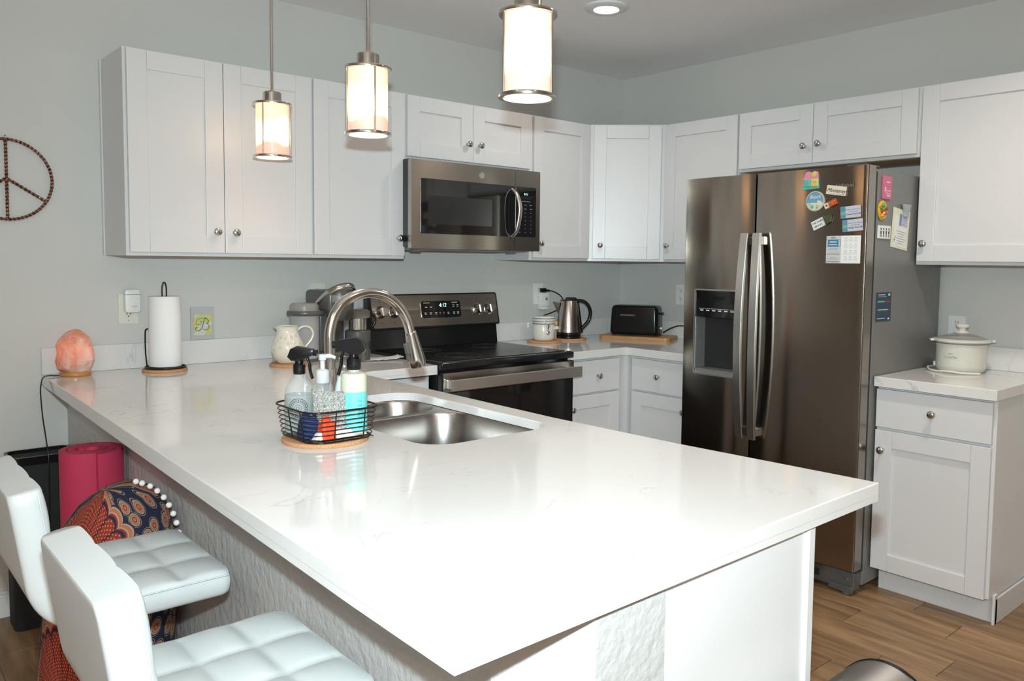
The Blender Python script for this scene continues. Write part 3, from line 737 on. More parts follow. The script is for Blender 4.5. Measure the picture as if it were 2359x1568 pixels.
# round beach magnet
t, R_ = on_face('fridge_magnet', 'round beach scene magnet with a pale rim', 'magnet', -1.797, 1.632)
RYX = Matrix.Rotation(PI/2, 4, 'X')
bm = B(); lathe(bm, [(0, 0), (.042, 0), (.042, .005), (.038, .006), (.038, .004), (0, .004)], 40, RYX); obj('rim', bm, sand, t, smooth=30)
pts = [(.0375*math.cos(a), .0375*math.sin(a)) for a in [math.radians(q) for q in range(-10, 191, 10)]]
bm = B(); prism(bm, pts, .0045, .0052, tf=XZ); obj('sea', bm, skyb, t)
pts = [(.0375*math.cos(a), .0375*math.sin(a)) for a in [math.radians(q) for q in range(190, 351, 10)]]
bm = B(); prism(bm, pts, .0045, .0050, tf=XZ); obj('beach', bm, cream, t)
text('Beach', .021, M['text_w'], t, T((0, -.0056, .018)) @ FACE, shear=.3)
bm = B()
for x, z, r_ in ((-.012, -.022, .008), (.010, -.026, .005), (-.024, -.012, .004)): lathe(bm, [(0, 0), (r_, 0), (r_*.7, .002), (0, .003)], 14, T((x, -.005, z)) @ RYX)
obj('shells', bm, teal, t)
bm = B(); box(bm, -.008, .010, -.009, -.005, -.014, .006, .001, tf=Matrix.Rotation(.25, 4, 'Y') @ T((.020, 0, 0))); obj('label_tile', bm, cream, t)
# matchbox magnet
t, R_ = on_face('fridge_magnet', 'small rust orange and cream matchbox-shaped magnet', 'magnet', -1.868, 1.618, math.radians(24))
bm = B(); box(bm, -.008, .027, -.012, 0, -.012, .012, .001, tf=R_); obj('sleeve', bm, orange, t)
bm = B(); box(bm, -.029, -.008, -.010, 0, -.011, .011, .001, tf=R_); obj('drawer_end', bm, cream, t)
text('On the Way', .0062, yel, t, R_ @ T((.010, -.0125, .003)) @ FACE); text('Out', .0062, yel, t, R_ @ T((.010, -.0125, -.004)) @ FACE)
bm = B(); lathe(bm, [(0, 0), (.004, 0), (.004, .0006), (0, .0006)], 10, R_ @ T((-.018, -.010, 0)) @ RYX); obj('printed_mark', bm, M['text_k'], t)
# Monterey magnet
t, R_ = on_face('fridge_magnet', 'white rectangular magnet with black script reading Monterey', 'magnet', -1.888, 1.6715, math.radians(-9))
card(t, R_, .086, .037, cream, .004)
text('Monterey', .022, M['text_k'], t, R_ @ T((0, -.0043, -.001)) @ FACE, shear=.45, space=.95)
rects(t, R_, 'rule_line', M['text_g'], [(.002, -.014, .07, .0012)], -.0042)
# Dark Hedges magnet
t, R_ = on_face('fridge_magnet', 'white and green magnet reading THE DARK HEDGES, tilted up to the right', 'magnet', -1.829, 1.545, math.radians(24))
bm = B(); box(bm, -.045, .014, -.005, 0, -.0185, .0185, .001, tf=R_); obj('plate', bm, M['paper'], t)
bm = B(); prism(bm, [(.014, -.019), (.038, -.016), (.050, .002), (.046, .012), (.014, .020)], 0, .009, tf=R_ @ XZ); obj('hedge_relief', bm, hedge, t)
text('THE DARK', .0125, M['text_k'], t, R_ @ T((-.0155, -.0053, .007)) @ FACE, space=.9); text('HEDGES', .0125, M['text_k'], t, R_ @ T((-.0195, -.0053, -.008)) @ FACE, space=.9)
# two business cards
for wy, wz, lab in ((-1.950, 1.583, 'upper of two blue-edged pale business card magnets'), (-1.960, 1.529, 'lower of two blue-edged pale business card magnets')):
    t, R_ = on_face('card_magnet', lab, 'card', wy, wz, math.radians(4))
    card(t, R_, .0865, .0475, lil)
    rects(t, R_, 'picture_strip', blue, [(-.032, 0, .021, .0465)])
    rects(t, R_, 'picture_wave', green, [(-.032, -.003, .0205, .014)], -.0016)
    for k, (s, zz) in enumerate((('Change Your Thoughts', .010), ('and You will', .001), ('Change Your LIFE', -.009))): text(s, .0072 if k < 2 else .0085, M['text_k'] if k == 2 else M['text_g'], t, R_ @ T((.011, -.0015, zz)) @ FACE, shear=.2)
# calendar
t, R_ = on_face('calendar_magnet', 'white and grey year calendar card with a blue printed logo', 'calendar', -1.9215, 1.4315, 0)
card(t, R_, .1535, .112, M['paper'], r=.001)
rects(t, R_, 'grey_column', colmat('light_grey_card', (.56, .57, .56)), [(-.041, 0, .070, .111)], -.0012)
rects(t, R_, 'logo_box', cblue, [(-.041, .026, .046, .027)], -.0016)
rects(t, R_, 'logo_frame', M['text_k'], [(-.041, .0405, .064, .0009), (-.041, .0125, .064, .0009), (-.073, .0265, .0009, .028), (-.009, .0265, .0009, .028)], -.0016)
text('2026', .011, M['text_k'], t, T((-.041, -.0017, .0485)) @ FACE)
rects(t, R_, 'logo_lettering', M['text_w'], [(-.041, .031, .030, .004), (-.041, .020, .036, .003)], -.0019)
L_ = []
for z, w_ in ((.005, .040), (-.001, .040), (-.014, .055), (-.020, .055), (-.032, .028), (-.038, .052)): L_.append((-.041, z, w_, .0018))
rects(t, R_, 'small_print', M['text_g'], L_, -.0016)
rects(t, R_, 'phone_line', M['text_g'], [(-.041, -.049, .056, .0045)], -.0016)
L_ = []
for r_ in range(4):
    for c_ in range(3):
        cx_, cz_ = .014+c_*.021, .047-r_*.0255
        L_.append((cx_, cz_, .010, .0013))
        for q in range(4): L_.append((cx_, cz_-.005-q*.0035, .016, .0005))
rects(t, R_, 'month_grids', M['text_g'], L_, -.0012)
# side of the fridge (faces -y)
SYF = -2.0157
def on_side(name, label, cat, wx, wz): return thing(name, label, cat, (wx, SYF, wz), 0, 'magnets and papers on the refrigerator')
t = on_side('fridge_magnet', 'pink rectangular magnet at the top of the fridge side', 'magnet', -.603, 1.686)
bm = B(); prism(bm, rrect(-.036, .036, -.0465, .0465, .004, 3), 0, .006, tf=XZ); obj('plate', bm, pinkc, t)
rects(t, Matrix(), 'printed_marks', colmat('light_pink_print', (.8, .5, .6)), [(.006, -.012, .045, .004), (.006, -.022, .040, .004), (.010, -.032, .030, .007), (-.018, -.008, .010, .020), (.005, .022, .03, .006)], -.0062)
t = on_side('fridge_magnet', 'orange and yellow shell-shaped magnet on the fridge side', 'magnet', -.635, 1.592)
bm = B(); lathe(bm, [(0, 0), (.040, 0), (.041, .004), (.034, .009), (0, .006)], 26, Matrix.Diagonal((.95, 1, 1, 1)) @ RYX); obj('dish', bm, gold, t, smooth=40)
random.seed(3)
for k, m_ in enumerate((red, leaf, yel, leaf, red, orange, leaf, gold, red, leaf)):
    a = k*2.4; r_ = .006+.0025*k
    bm = B(); lathe(bm, [(0, 0), (.008, .001), (.007, .006), (0, .009)], 10, T((r_*math.cos(a), -.006, r_*math.sin(a))) @ RYX); obj('topping', bm, m_, t, smooth=True)
t = on_side('fridge_magnet', 'small white magnet patterned with black figures', 'magnet', -.613, 1.505)
bm = B(); prism(bm, rrect(-.052, .052, -.0265, .0265, .002, 2), 0, .006, tf=XZ); obj('plate', bm, M['white_pl'], t)
L_ = []
for k in range(4):
    x = -.033+k*.023; L_ += [(x, .012, .007, .009), (x, -.002, .010, .012), (x-.003, -.015, .003, .012), (x+.004, -.015, .003, .012), (x+.008, .004, .006, .002)]
rects(t, Matrix(), 'figures', M['text_k'], L_, -.0062)
t = on_side('paper_note', 'pale yellow printed note under a clear magnetic clip', 'note', -.462, 1.522)
Rn = Matrix.Rotation(-math.radians(-6), 4, 'Y')
bm = B(); prism(bm, rrect(-.078, .078, -.083, .083, .001, 2), 0, .0012, tf=Rn @ XZ); obj('sheet', bm, pyel, t)
rects(t, Rn, 'white_field', M['paper'], [(.004, -.01, .12, .13)], -.0014); rects(t, Rn, 'blue_card', lil, [(.022, .038, .075, .050)], -.0020); rects(t, Rn, 'blue_strip', blue, [(-.008, .038, .018, .050)], -.0024)
rects(t, Rn, 'printed_lines', M['text_g'], [(.006, -.01-k*.010, .09-(k % 3)*.02, .0012) for k in range(6)]+[(.03, .052-k*.010, .04, .0014) for k in range(4)], -.0026)
rects(t, Rn, 'flower_print', blue, [(-.05, -.05, .014, .003), (-.05, -.05, .003, .022), (-.04, -.036, .004, .004), (-.03, -.066, .004, .004)], -.0018)
t = on_side('magnetic_clip', 'clear grey magnetic clip holding the yellow note', 'clip', -.425, 1.606)
bm = B(); prism(bm, [(-.035, .022), (.035, .022), (.018, -.012), (.018, -.030), (-.020, -.030), (-.020, -.012)], .0035, .012, tf=XZ); obj('jaw', bm, mat('clear_plastic_grey', (.42, .46, .50), .2, alpha=.8), t)
t = on_side('care_sticker', 'dark blue printed energy sticker low on the fridge side', 'sticker', -.585, 1.198)
bm = B(); prism(bm, rrect(-.065, .065, -.060, .060, .002, 2), 0, .0012, tf=XZ); obj('sheet', bm, navy, t)
rects(t, Matrix(), 'white_print', M['text_w'], [(-.020, .050, .06, .003), (-.015, .042, .07, .0012), (-.02, -.048, .07, .002), (.045, .050, .014, .009), (.045, -.050, .014, .006), (.02, -.012, .03, .003)], -.0014)
rects(t, Matrix(), 'green_bar', green, [(-.025, .022, .06, .006), (-.025, -.012, .055, .006)], -.0014); rects(t, Matrix(), 'red_bar', red, [(.032, .022, .045, .004), (.045, -.014, .02, .004)], -.0014)

# ================================================================== SMALL THINGS ON THE BACK COUNTER
def trivet(x, y, r, lab):
    t = thing('cork_trivet', lab, 'trivet', (x, y, CT+.0004), 0, 'round cork trivets')
    bm = B(); lathe(bm, [(0, 0), (r-.001, 0), (r, .002), (r, .008), (r-.002, .010), (0, .010)], 40); obj('disc', bm, M['cork'], t, smooth=30)
    return CT+.0108
# salt lamp
def salt_mat():
    m = mat('salt_crystal', (.74, .36, .24), .55, bump=(34, 1., .016))
    N, L, b = nodes(m)
    tc = N.new('ShaderNodeTexCoord'); n = N.new('ShaderNodeTexNoise'); n.inputs['Scale'].default_value = 11; n.inputs['Detail'].default_value = 5
    mp = N.new('ShaderNodeMapping'); mp.inputs['Scale'].default_value = (1.3, 1.3, .5); L.new(tc.outputs['Object'], mp.inputs[0]); L.new(mp.outputs[0], n.inputs[0])
    r = N.new('ShaderNodeValToRGB'); e = r.color_ramp.elements; e[0].position = .36; e[0].color = (.62, .22, .13, 1); e[1].position = .66; e[1].color = (.72, .56, .50, 1)
    L.new(n.outputs['Fac'], r.inputs[0]); L.new(r.outputs[0], b.inputs['Base Color'])
    sp = N.new('ShaderNodeSeparateXYZ'); L.new(tc.outputs['Object'], sp.inputs[0])
    r2 = N.new('ShaderNodeValToRGB'); e = r2.color_ramp.elements; e[0].position = .03; e[0].color = (0, 0, 0, 1); e[1].position = .19; e[1].color = (0, 0, 0, 1)
    q = e.new(.10); q.color = (1.0, .19, .07, 1)
    L.new(sp.outputs['Z'], r2.inputs[0]); L.new(r2.outputs[0], b.inputs['Emission Color']); b.inputs['Emission Strength'].default_value = .26
    return m
t = thing('salt_lamp', 'glowing pink salt crystal lamp on a wooden base at the left end of the counter', 'lamp', (-3.163, -.098, CT+.0004))
bm = B(); lathe(bm, [(0, 0), (.052, 0), (.055, .004), (.055, .014), (.050, .019), (0, .019)], 36); obj('base', bm, mat('honey_wood', (.50, .22, .06), .3, coat=.4), t, smooth=30)
bm = B(); prof = [(0, .018), (.050, .018), (.061, .032), (.066, .060), (.064, .090), (.058, .118), (.050, .142), (.036, .160), (.020, .172), (0, .177)]
vs = lathe(bm, prof, 22, cap=False)
from mathutils import noise
for v in vs:
    k = noise.noise(v.co*20)*.20+noise.noise(v.co*48)*.09
    if v.co.z > .02: v.co.x *= 1+k; v.co.y *= 1+k; v.co.z += noise.noise(v.co*30+Vector((3, 3, 3)))*.004
obj('crystal', bm, salt_mat(), t, smooth=24)
t = thing('power_cord', 'thin black cord running from the salt lamp over the counter edge and down the wall', 'cord')
pts = [(-3.215, -.10, CT+.004), (-3.232, -.098, CT+.0045), (-3.255, -.096, CT+.006), (-3.272, -.094, CT-.002), (-3.280, -.100, CT-.03), (-3.284, -.115, .86), (-3.286, -.15, .78), (-3.284, -.19, .70), (-3.282, -.215, .62), (-3.284, -.222, .5), (-3.286, -.225, .36), (-3.286, -.23, .10), (-3.30, -.26, .006), (-3.33, -.33, .004)]
bm = B(); tube(bm, sm_path(pts, 6), .0022, 8); obj('cord', bm, M['blackpl'], t, smooth=True)
# paper towels
z = trivet(-2.858, -.165, .084, 'round cork trivet under the paper towel holder')
t = thing('paper_towel_holder', 'black wire paper towel holder with looped top', 'holder', (-2.852, -.155, z+.0004))
bm = B(); tube(bm, [(.076*math.cos(a*PI/16), .076*math.sin(a*PI/16), .004) for a in range(32)], .0035, 8, closed=True); obj('base_ring', bm, M['blackpl'], t, smooth=True)
bm = B(); tube(bm, [(-.076, 0, .004), (.076, 0, .004)], .003, 8); obj('base_bar', bm, M['blackpl'], t, smooth=True)
bm = B(); tube(bm, sm_path([(-.008, 0, .004), (-.008, 0, .27), (-.0085, 0, .315), (-.005, 0, .338), (0, 0, .343), (.005, 0, .338), (.0085, 0, .315), (.008, 0, .27), (.008, 0, .004)], 5), .0030, 8); obj('centre_loop', bm, M['blackpl'], t, smooth=True)
bm = B(); tube(bm, sm_path([(-.056, .049, .004), (-.060, .052, .06), (-.060, .052, .14), (-.056, .049, .154), (-.047, .041, .158)], 5), .0030, 8); obj('side_arm', bm, M['blackpl'], t, smooth=True)
t2 = thing('paper_towel_roll', 'white paper towel roll on the black wire holder', 'paper towel', (-2.852, -.155, z+.009))
bm = B(); lathe(bm, [(.020, 0), (.0605, 0), (.0615, .003), (.0600, .276), (.0585, .2795), (.020, .280), (.020, 0)], 48, cap=False); obj('roll', bm, M['towel'], t2, smooth=40)
bm = B(); lathe(bm, [(.0185, 0), (.0198, 0), (.0198, .2795), (.0185, .2795), (.0185, 0)], 30, cap=False); obj('core', bm, mat('cardboard', (.45, .33, .2), .8), t2, smooth=40)
# wall plates and plug-in devices
def plate(lab, loc, rz, w_=.074, h_=.120, m='ivory_pl', recept=True):
    t = thing('wall_outlet', lab, 'outlet', loc, rz, 'electrical wall plates')
    bm = B(); prism(bm, rrect(-w_/2, w_/2, 0, h_, .004, 3), .0005, .006, bev=0, tf=XZ); obj('plate', bm, M[m], t)
    if recept:
        for zz in (.024, .074):
            bm = B(); prism(bm, rrect(-.0165, .0165, zz-.0, zz+.026, .006, 3), .006, .0078, tf=XZ); r = obj('receptacle', bm, M[m], t)
            bm = B(); box(bm, -.0075, -.005, -.0082, -.0078, zz+.012, zz+.021); box(bm, .005, .0075, -.0082, -.0078, zz+.012, zz+.020); lathe(bm, [(0, 0), (.0028, 0), (.0028, .0004), (0, .0004)], 12, T((0, -.0078, zz+.006)) @ RYX); obj('slots', bm, M['blackmat'], r)
    bm = B(); lathe(bm, [(0, 0), (.0022, 0), (.0022, .0008), (0, .0008)], 12, T((0, -.006, .012)) @ RYX); obj('screw', bm, M['chrome'], t)
    return t
plate('ivory wall outlet with a white night light plugged in, left end of the back wall', (-2.947, 0, 1.098), 0)
t = thing('night_light', 'white plug-in night light with round sensor in the left ivory outlet', 'night light', (-2.937, -.0085, 1.143), 0)
bm = B(); prism(bm, rrect(-.029, .029, 0, .094, .012, 5), 0, .030, bev=.004, tf=XZ); obj('body', bm, M['white_pl'], t, smooth=30)
bm = B(); box(bm, -.0295, .0295, -.0306, -.004, .0735, .0755); obj('seam_line', bm, mat('aqua_line', (.1, .35, .36), .3), t)
bm = B(); lathe(bm, [(.0, 0), (.012, 0), (.012, .003), (.009, .004), (0, .004)], 24, T((.002, -.030, .028)) @ RYX); d_ = obj('sensor_dome', bm, M['white_pl'], t, smooth=30)
bm = B(); box(bm, -.009, .013, -.0348, -.0338, .0268, .0286); obj('sensor_slot', bm, M['mgrey'], d_)
plate('white outlet plate partly hidden behind the coffee maker', (-2.115, 0, 1.135), 0, h_=.118)
plate('white wall outlet with a black plug, right of the range', (-.712, 0, 1.118), 0, h_=.122, m='white_pl')
t = thing('night_light', 'white plug-in air device with round grey button, below the black plug', 'night light', (-.686, -.0085, 1.085), 0)
bm = B(); prism(bm, rrect(-.031, .031, 0, .100, .010, 5), 0, .034, bev=.004, tf=XZ); obj('body', bm, M['white_pl'], t, smooth=30)
bm = B(); box(bm, -.0315, .0315, -.0346, -.004, .0195, .021); obj('seam_line', bm, M['mgrey'], t)
bm = B(); lathe(bm, [(.0, 0), (.0085, 0), (.0085, .001), (0, .001)], 24, T((.004, -.034, .064)) @ RYX); obj('button', bm, M['mgrey'], t)
plate('white wall outlet beside the refrigerator, above the toaster', (0, -.500, 1.118), RR, h_=.120, m='white_pl')
plate('white outlet plate behind the slow cooker', (0, -2.085, .965+.06), RR, w_=.074, h_=.118, m='white_pl')
# B plaque
t = thing('monogram_plaque', 'glittery clear plaque with a script letter B on yellow and green, on the backsplash', 'plaque', (-2.653, -.0008, 1.0165), 0)
glit = mat('glitter_acrylic', (.66, .67, .66), .22, .15, bump=(420, 1., .004))
bm = B(); prism(bm, rrect(-.049, .049, 0, .140, .002, 2), 0, .009, tf=XZ); obj('backing', bm, glit, t)
def plaque_mat():
    m = mat('painted_card', (.6, .6, .3), .5); N, L, b = nodes(m)
    tc = N.new('ShaderNodeTexCoord'); n = N.new('ShaderNodeTexNoise'); n.inputs['Scale'].default_value = 24; L.new(tc.outputs['Object'], n.inputs[0])
    r = N.new('ShaderNodeValToRGB'); e = r.color_ramp.elements; e[0].position = .35; e[0].color = (.62, .55, .62, 1); e[1].position = .68; e[1].color = (.75, .50, .06, 1)
    for p_, c_ in ((.45, (.68, .68, .56, 1)), (.52, (.50, .56, .20, 1)), (.6, (.62, .62, .22, 1))): q = e.new(p_); q.color = c_
    L.new(n.outputs['Fac'], r.inputs[0]); L.new(r.outputs[0], b.inputs['Base Color']); return m
bm = B(); box(bm, -.037, .037, -.0100, -.009, .020, .108); obj('painted_card', bm, plaque_mat(), t)
def stroke(pts, w_): return sm_path([(x, -.0108, z) for x, z in pts], 6), w_
bm = B()
for pts, w_ in ((((.014, .094), (.007, .088), (.001, .066), (-.006, .048), (-.016, .039), (-.028, .040), (-.032, .048), (-.027, .053), (-.023, .050)), .0012),
                (((.013, .093), (-.002, .092), (-.018, .090), (-.027, .080), (-.026, .068), (-.014, .064), (-.006, .070), (-.007, .080), (-.011, .078)), .0008),
                (((.008, .091), (.017, .089), (.024, .080), (.022, .073), (.015, .069), (.024, .063), (.026, .051), (.018, .042), (.007, .041), (-.001, .045)), .0011)):
    p_, w_ = stroke(pts, w_); tube(bm, p_, w_, 6)
obj('letter_b', bm, mat('dark_ink', (.03, .05, .03), .4), t, smooth=True)
# pitcher
z = trivet(-2.388, -.302, .088, 'round cork trivet under the cream pitcher')
t = thing('pitcher', 'cream ceramic pitcher with small painted flowers and a pale green rim inside', 'pitcher', (-2.396, -.290, z+.0004), 0)
bm = B(); prof = [(0, 0), (.040, 0), (.044, .004), (.058, .022), (.068, .050), (.068, .072), (.058, .100), (.047, .124), (.043, .140), (.046, .152), (.048, .156), (.045, .157), (.040, .140), (.044, .122), (.055, .098), (.064, .070), (.064, .050), (.04, .012), (0, .010)]
vs = lathe(bm, prof, 40, cap=False)
for v in vs:
    if v.co.z > .128:
        k = max(0, -v.co.x/.048)**6*(v.co.z-.128)/.029; v.co.x -= .019*k; v.co.z += .002*k
obj('body', bm, M['ceramic'], t, smooth=60)
bm = B(); tube(bm, sm_path([(.040, -.01, .138), (.060, -.014, .152), (.088, -.02, .150), (.104, -.024, .126), (.098, -.024, .100), (.078, -.018, .072), (.062, -.014, .060)], 6), .0065, 12, flat=(1.2, .8)); obj('handle', bm, M['ceramic'], t, smooth=True)
bm = B(); lathe(bm, [(0, .1535), (.0445, .1535)], 30, cap=False); obj('green_glaze', bm, mat('green_glaze', (.30, .52, .30), .2), t)
# flower prints as small dot rings that sit on the body
def body_r(zz):
    o_ = prof[1:10]
    for (r0, z0), (r1, z1) in zip(o_, o_[1:]):
        if z0 <= zz <= z1: return r0+(r1-r0)*(zz-z0)/(z1-z0)
    return .05
random.seed(5)
dots = {0: B(), 1: B()}
CA = math.atan2(CY+.290, CX+2.396)
for k, (da, zz) in enumerate(((-.95, .085), (-.55, .112), (-.15, .108), (.30, .113), (.75, .118), (-.98, .058), (-.45, .070), (.05, .088), (.45, .090), (.9, .085), (-.75, .098), (.35, .060), (-.1, .050), (.8, .055), (1.3, .1), (1.5, .07))):
    for q in range(5):
        a2 = CA+da+.075*math.cos(q*1.2566); z2 = zz+.0048*math.sin(q*1.2566); r_ = body_r(z2)+.0002
        lathe(dots[k % 2], [(0, 0), (.0014, 0), (.001, .0006), (0, .0008)], 6, T((r_*math.cos(a2), r_*math.sin(a2), z2)) @ Matrix.Rotation(a2, 4, 'Z') @ Matrix.Rotation(PI/2, 4, 'Y'))
obj('orange_flowers', dots[0], mat('orange_glaze', (.60, .13, .04), .3), t); obj('grey_flowers', dots[1], mat('grey_glaze', (.12, .13, .16), .3), t)

# coffee maker with reservoir, brew head, handle and milk frother
t = thing('coffee_maker', 'dark grey pod coffee maker with clear water tank at left and frother at right', 'coffee maker', (-2.135, -.175, CT+.0004), .12)
bm = B(); box(bm, -.062, .072, -.075, .115, .0, .035, .010, 3); box(bm, -.062, .072, -.005, .115, .03, .255, .012, 3); obj('body', bm, M['dgrey'], t, smooth=30)
bm = B(); box(bm, -.066, .076, -.085, .118, .215, .315, .022, 4); lathe(bm, [(.0, .175), (.045, .178), (.060, .215), (.064, .300), (.058, .318), (0, .322)], 36, T((.008, -.055, 0))); obj('brew_head', bm, M['dgrey'], t, smooth=40)
bm = B(); lathe(bm, [(.0648, .262), (.0655, .264), (.0655, .292), (.0648, .294)], 36, T((.008, -.055, 0)), cap=False); obj('silver_band', bm, M['mgrey'], t, smooth=40)
bm = B(); tube(bm, sm_path([(-.066, .02, .245), (-.066, -.02, .275), (-.058, -.080, .312), (-.02, -.118, .335), (.030, -.120, .336), (.068, -.085, .316), (.080, -.02, .282), (.080, .02, .250)], 7), .011, 12, flat=(.55, 1.25)); obj('lid_handle', bm, M['nickel'], t, smooth=True)
bm = B(); box(bm, -.050, .060, -.135, -.070, 0, .020, .006, 3); lathe(bm, [(0, .020), (.050, .020), (.050, .024), (0, .024)], 32, T((.005, -.095, 0))); obj('drip_tray', bm, M['nickel'], t, smooth=30)
bm = B(); lathe(bm, [(.060, .012), (.063, .015), (.066, .205), (.062, .205), (.058, .016), (.060, .012)], 40, T((-.138, .0, 0)), cap=False)
wt = obj('water_tank', bm, mat('clear_tank', (.48, .47, .46), .12, alpha=.72), t, smooth=40)
bm = B(); lathe(bm, [(0, .014), (.0615, .014), (.0632, .135), (0, .135)], 40, T((-.138, .0, 0))); obj('water', bm, mat('tank_water', (.40, .40, .42), .15), wt, smooth=40)
bm = B(); lathe(bm, [(0, 0), (.062, 0), (.064, .012), (0, .013)], 40, T((-.138, .0, 0))); obj('tank_base', bm, M['dgrey'], t, smooth=40)
bm = B(); lathe(bm, [(.067, .203), (.070, .205), (.070, .226), (.064, .228), (.064, .247), (.054, .258), (0, .261)], 40, T((-.138, .0, 0))); obj('tank_lid', bm, mat('smoke_plastic', (.30, .29, .275), .25), t, smooth=40)
bm = B(); tube(bm, [(-.138+.080*math.cos(a), .080*math.sin(a)-.004, .216) for a in [math.radians(q) for q in range(170, 361, 12)]], .009, 8, flat=(.45, 1.1)); obj('tank_handle', bm, M['dgrey'], t, smooth=True)
# frother
bm = B(); lathe(bm, [(0, 0), (.058, 0), (.060, .006), (.060, .120), (.054, .127), (0, .128)], 40, T((.120, -.040, 0))); obj('frother_base', bm, M['dgrey'], t, smooth=35)
bm = B(); lathe(bm, [(.040, .128), (.042, .130), (.042, .182), (.040, .184), (.040, .128)], 40, T((.120, -.040, 0)), cap=False); obj('frother_cup', bm, M['chrome'], t, smooth=40)
bm = B(); lathe(bm, [(0, .184), (.055, .184), (.057, .190), (.057, .214), (.045, .222), (0, .224)], 40, T((.120, -.040, 0))); obj('frother_lid', bm, M['mgrey'], t, smooth=35)
bm = B(); tube(bm, sm_path([(.160, -.060, .20), (.185, -.072, .195), (.192, -.075, .165), (.180, -.07, .140)], 5), .0065, 10); obj('frother_handle', bm, M['blackpl'], t, smooth=True)
t = thing('glass_mug', 'clear glass mug standing in front of the coffee maker', 'mug', (-2.075, -.365, CT+.0004))
glass = mat('clear_glass', (.95, .97, .97), .02, trans=1., ior=1.45)
bm = B(); lathe(bm, [(0, 0), (.026, 0), (.030, .004), (.033, .090), (.0315, .090), (.028, .008), (0, .007)], 32, cap=False); obj('body', bm, glass, t, smooth=50)
t = thing('paper_napkin', 'crumpled white paper napkin lying beside the coffee maker', 'napkin', (-1.990, -.36, CT+.001), -.25)
bm = B(); n = 12; G = [[bm.verts.new((-.10+.2*i/n, -.045+.09*j/n, .002+.004*abs(math.sin(i*1.3+j*.7))+(.010*(i/n)**6))) for j in range(n+1)] for i in range(n+1)]
for i in range(n):
    for j in range(n): bm.faces.new((G[i][j], G[i+1][j], G[i+1][j+1], G[i][j+1]))
o = obj('sheet', bm, M['paper'], t, smooth=True); md = o.modifiers.new('thickness', 'SOLIDIFY'); md.thickness = .0008

# ================================================================== RIGHT OF THE RANGE
z = trivet(-.826, -.185, .098, 'round cork trivet under the canister')
t = thing('canister', 'white ceramic canister with wire clamp lid and a wooden scoop', 'canister', (-.812, -.165, z+.0004), -.35)
bm = B(); lathe(bm, [(0, 0), (.054, 0), (.060, .006), (.062, .012), (.062, .088), (.060, .092), (0, .092)], 44); obj('body', bm, M['ceramic_w'], t, smooth=35)
bm = B(); lathe(bm, [(0, .094), (.061, .094), (.0625, .098), (.0625, .128), (.057, .134), (0, .137)], 44); obj('lid', bm, M['ceramic_w'], t, smooth=35)
bm = B()
for zz in (.106, .122): lathe(bm, [(.0626, zz), (.0634, zz+.0006), (.0634, zz+.0020), (.0626, zz+.0026)], 44, cap=False)
lathe(bm, [(.060, .0915), (.0640, .0920), (.0640, .0945), (.060, .095)], 44, cap=False); obj('dark_band', bm, mat('navy_band', (.03, .03, .05), .4), t, smooth=40)
bm = B(); tube(bm, [(-.010, -.063, .125), (-.012, -.069, .095), (-.010, -.066, .075)], .0018, 6); tube(bm, [(.010, -.063, .125), (.012, -.069, .095), (.010, -.066, .075)], .0018, 6); tube(bm, [(-.012, -.064, .122), (.012, -.064, .122)], .0020, 6)
box(bm, -.005, .005, -.0705, -.067, .048, .095, .001); lathe(bm, [(0, 0), (.010, .001), (.011, .005), (.006, .008), (0, .009)], 18, T((0, -.064, .045)) @ RYX); obj('wire_clamp', bm, M['chrome'], t, smooth=40)
bm = B(); box(bm, .058, .088, -.012, .012, .058, .076, .003); ho = obj('scoop_bracket', bm, M['ceramic_w'], t)
bm = B(); lathe(bm, [(0, .078), (.0085, .080), (.0115, .092), (.0100, .104), (0, .110)], 18, T((.075, 0, 0))); tube(bm, [(.075, 0, .078), (.075, 0, .002)], .0042, 10); obj('wooden_scoop', bm, mat('beech_wood', (.58, .33, .15), .5), t, smooth=40)
z = trivet(-.597, -.165, .092, 'round cork trivet under the electric kettle')
t = thing('electric_kettle', 'brushed stainless electric kettle with black handle, lid and base', 'kettle', (-.612, -.160, z+.0004), -.60)
bm = B(); lathe(bm, [(0, 0), (.070, 0), (.073, .004), (.073, .014), (.066, .018), (.066, .020), (.074, .022), (.0745, .036), (0, .036)], 44); obj('base', bm, M['blackpl'], t, smooth=35)
stv = mat('brushed_steel_kettle', (.50, .44, .40), .24, 1.)
bm = B(); lathe(bm, [(.0735, .036), (.073, .045), (.052, .213), (.050, .218), (0, .219)], 44, cap=False); obj('body', bm, stv, t, smooth=35)
bm = B(); lathe(bm, [(.051, .214), (.049, .222), (.040, .225), (0, .226)], 40, cap=False); box(bm, -.020, .045, -.012, .012, .222, .236, .006, 3); obj('lid', bm, M['blackpl'], t, smooth=35)
bm = B(); prism(bm, [(-.05, -.001), (-.092, .0), (-.05, .001)], .17, .2)
bm.free(); bm = B()
a_ = [bm.verts.new(v) for v in ((-.056, -.020, .205), (-.095, 0, .212), (-.056, .020, .205), (-.062, 0, .140))]
bm.faces.new((a_[0], a_[1], a_[3])); bm.faces.new((a_[1], a_[2], a_[3])); bm.faces.new((a_[0], a_[2], a_[1])); bm.faces.new((a_[0], a_[3], a_[2])); obj('spout', bm, stv, t)
bm = B(); tube(bm, sm_path([(.045, 0, .218), (.085, 0, .214), (.115, 0, .190), (.128, 0, .150), (.120, 0, .105), (.098, 0, .075), (.078, 0, .055)], 7), .0115, 14, flat=(1.1, .9)); tube(bm, [(.052, 0, .215), (.064, 0, .13), (.078, 0, .030)], .010, 12, flat=(1.2, .5)); obj('handle', bm, M['blackpl'], t, smooth=40)
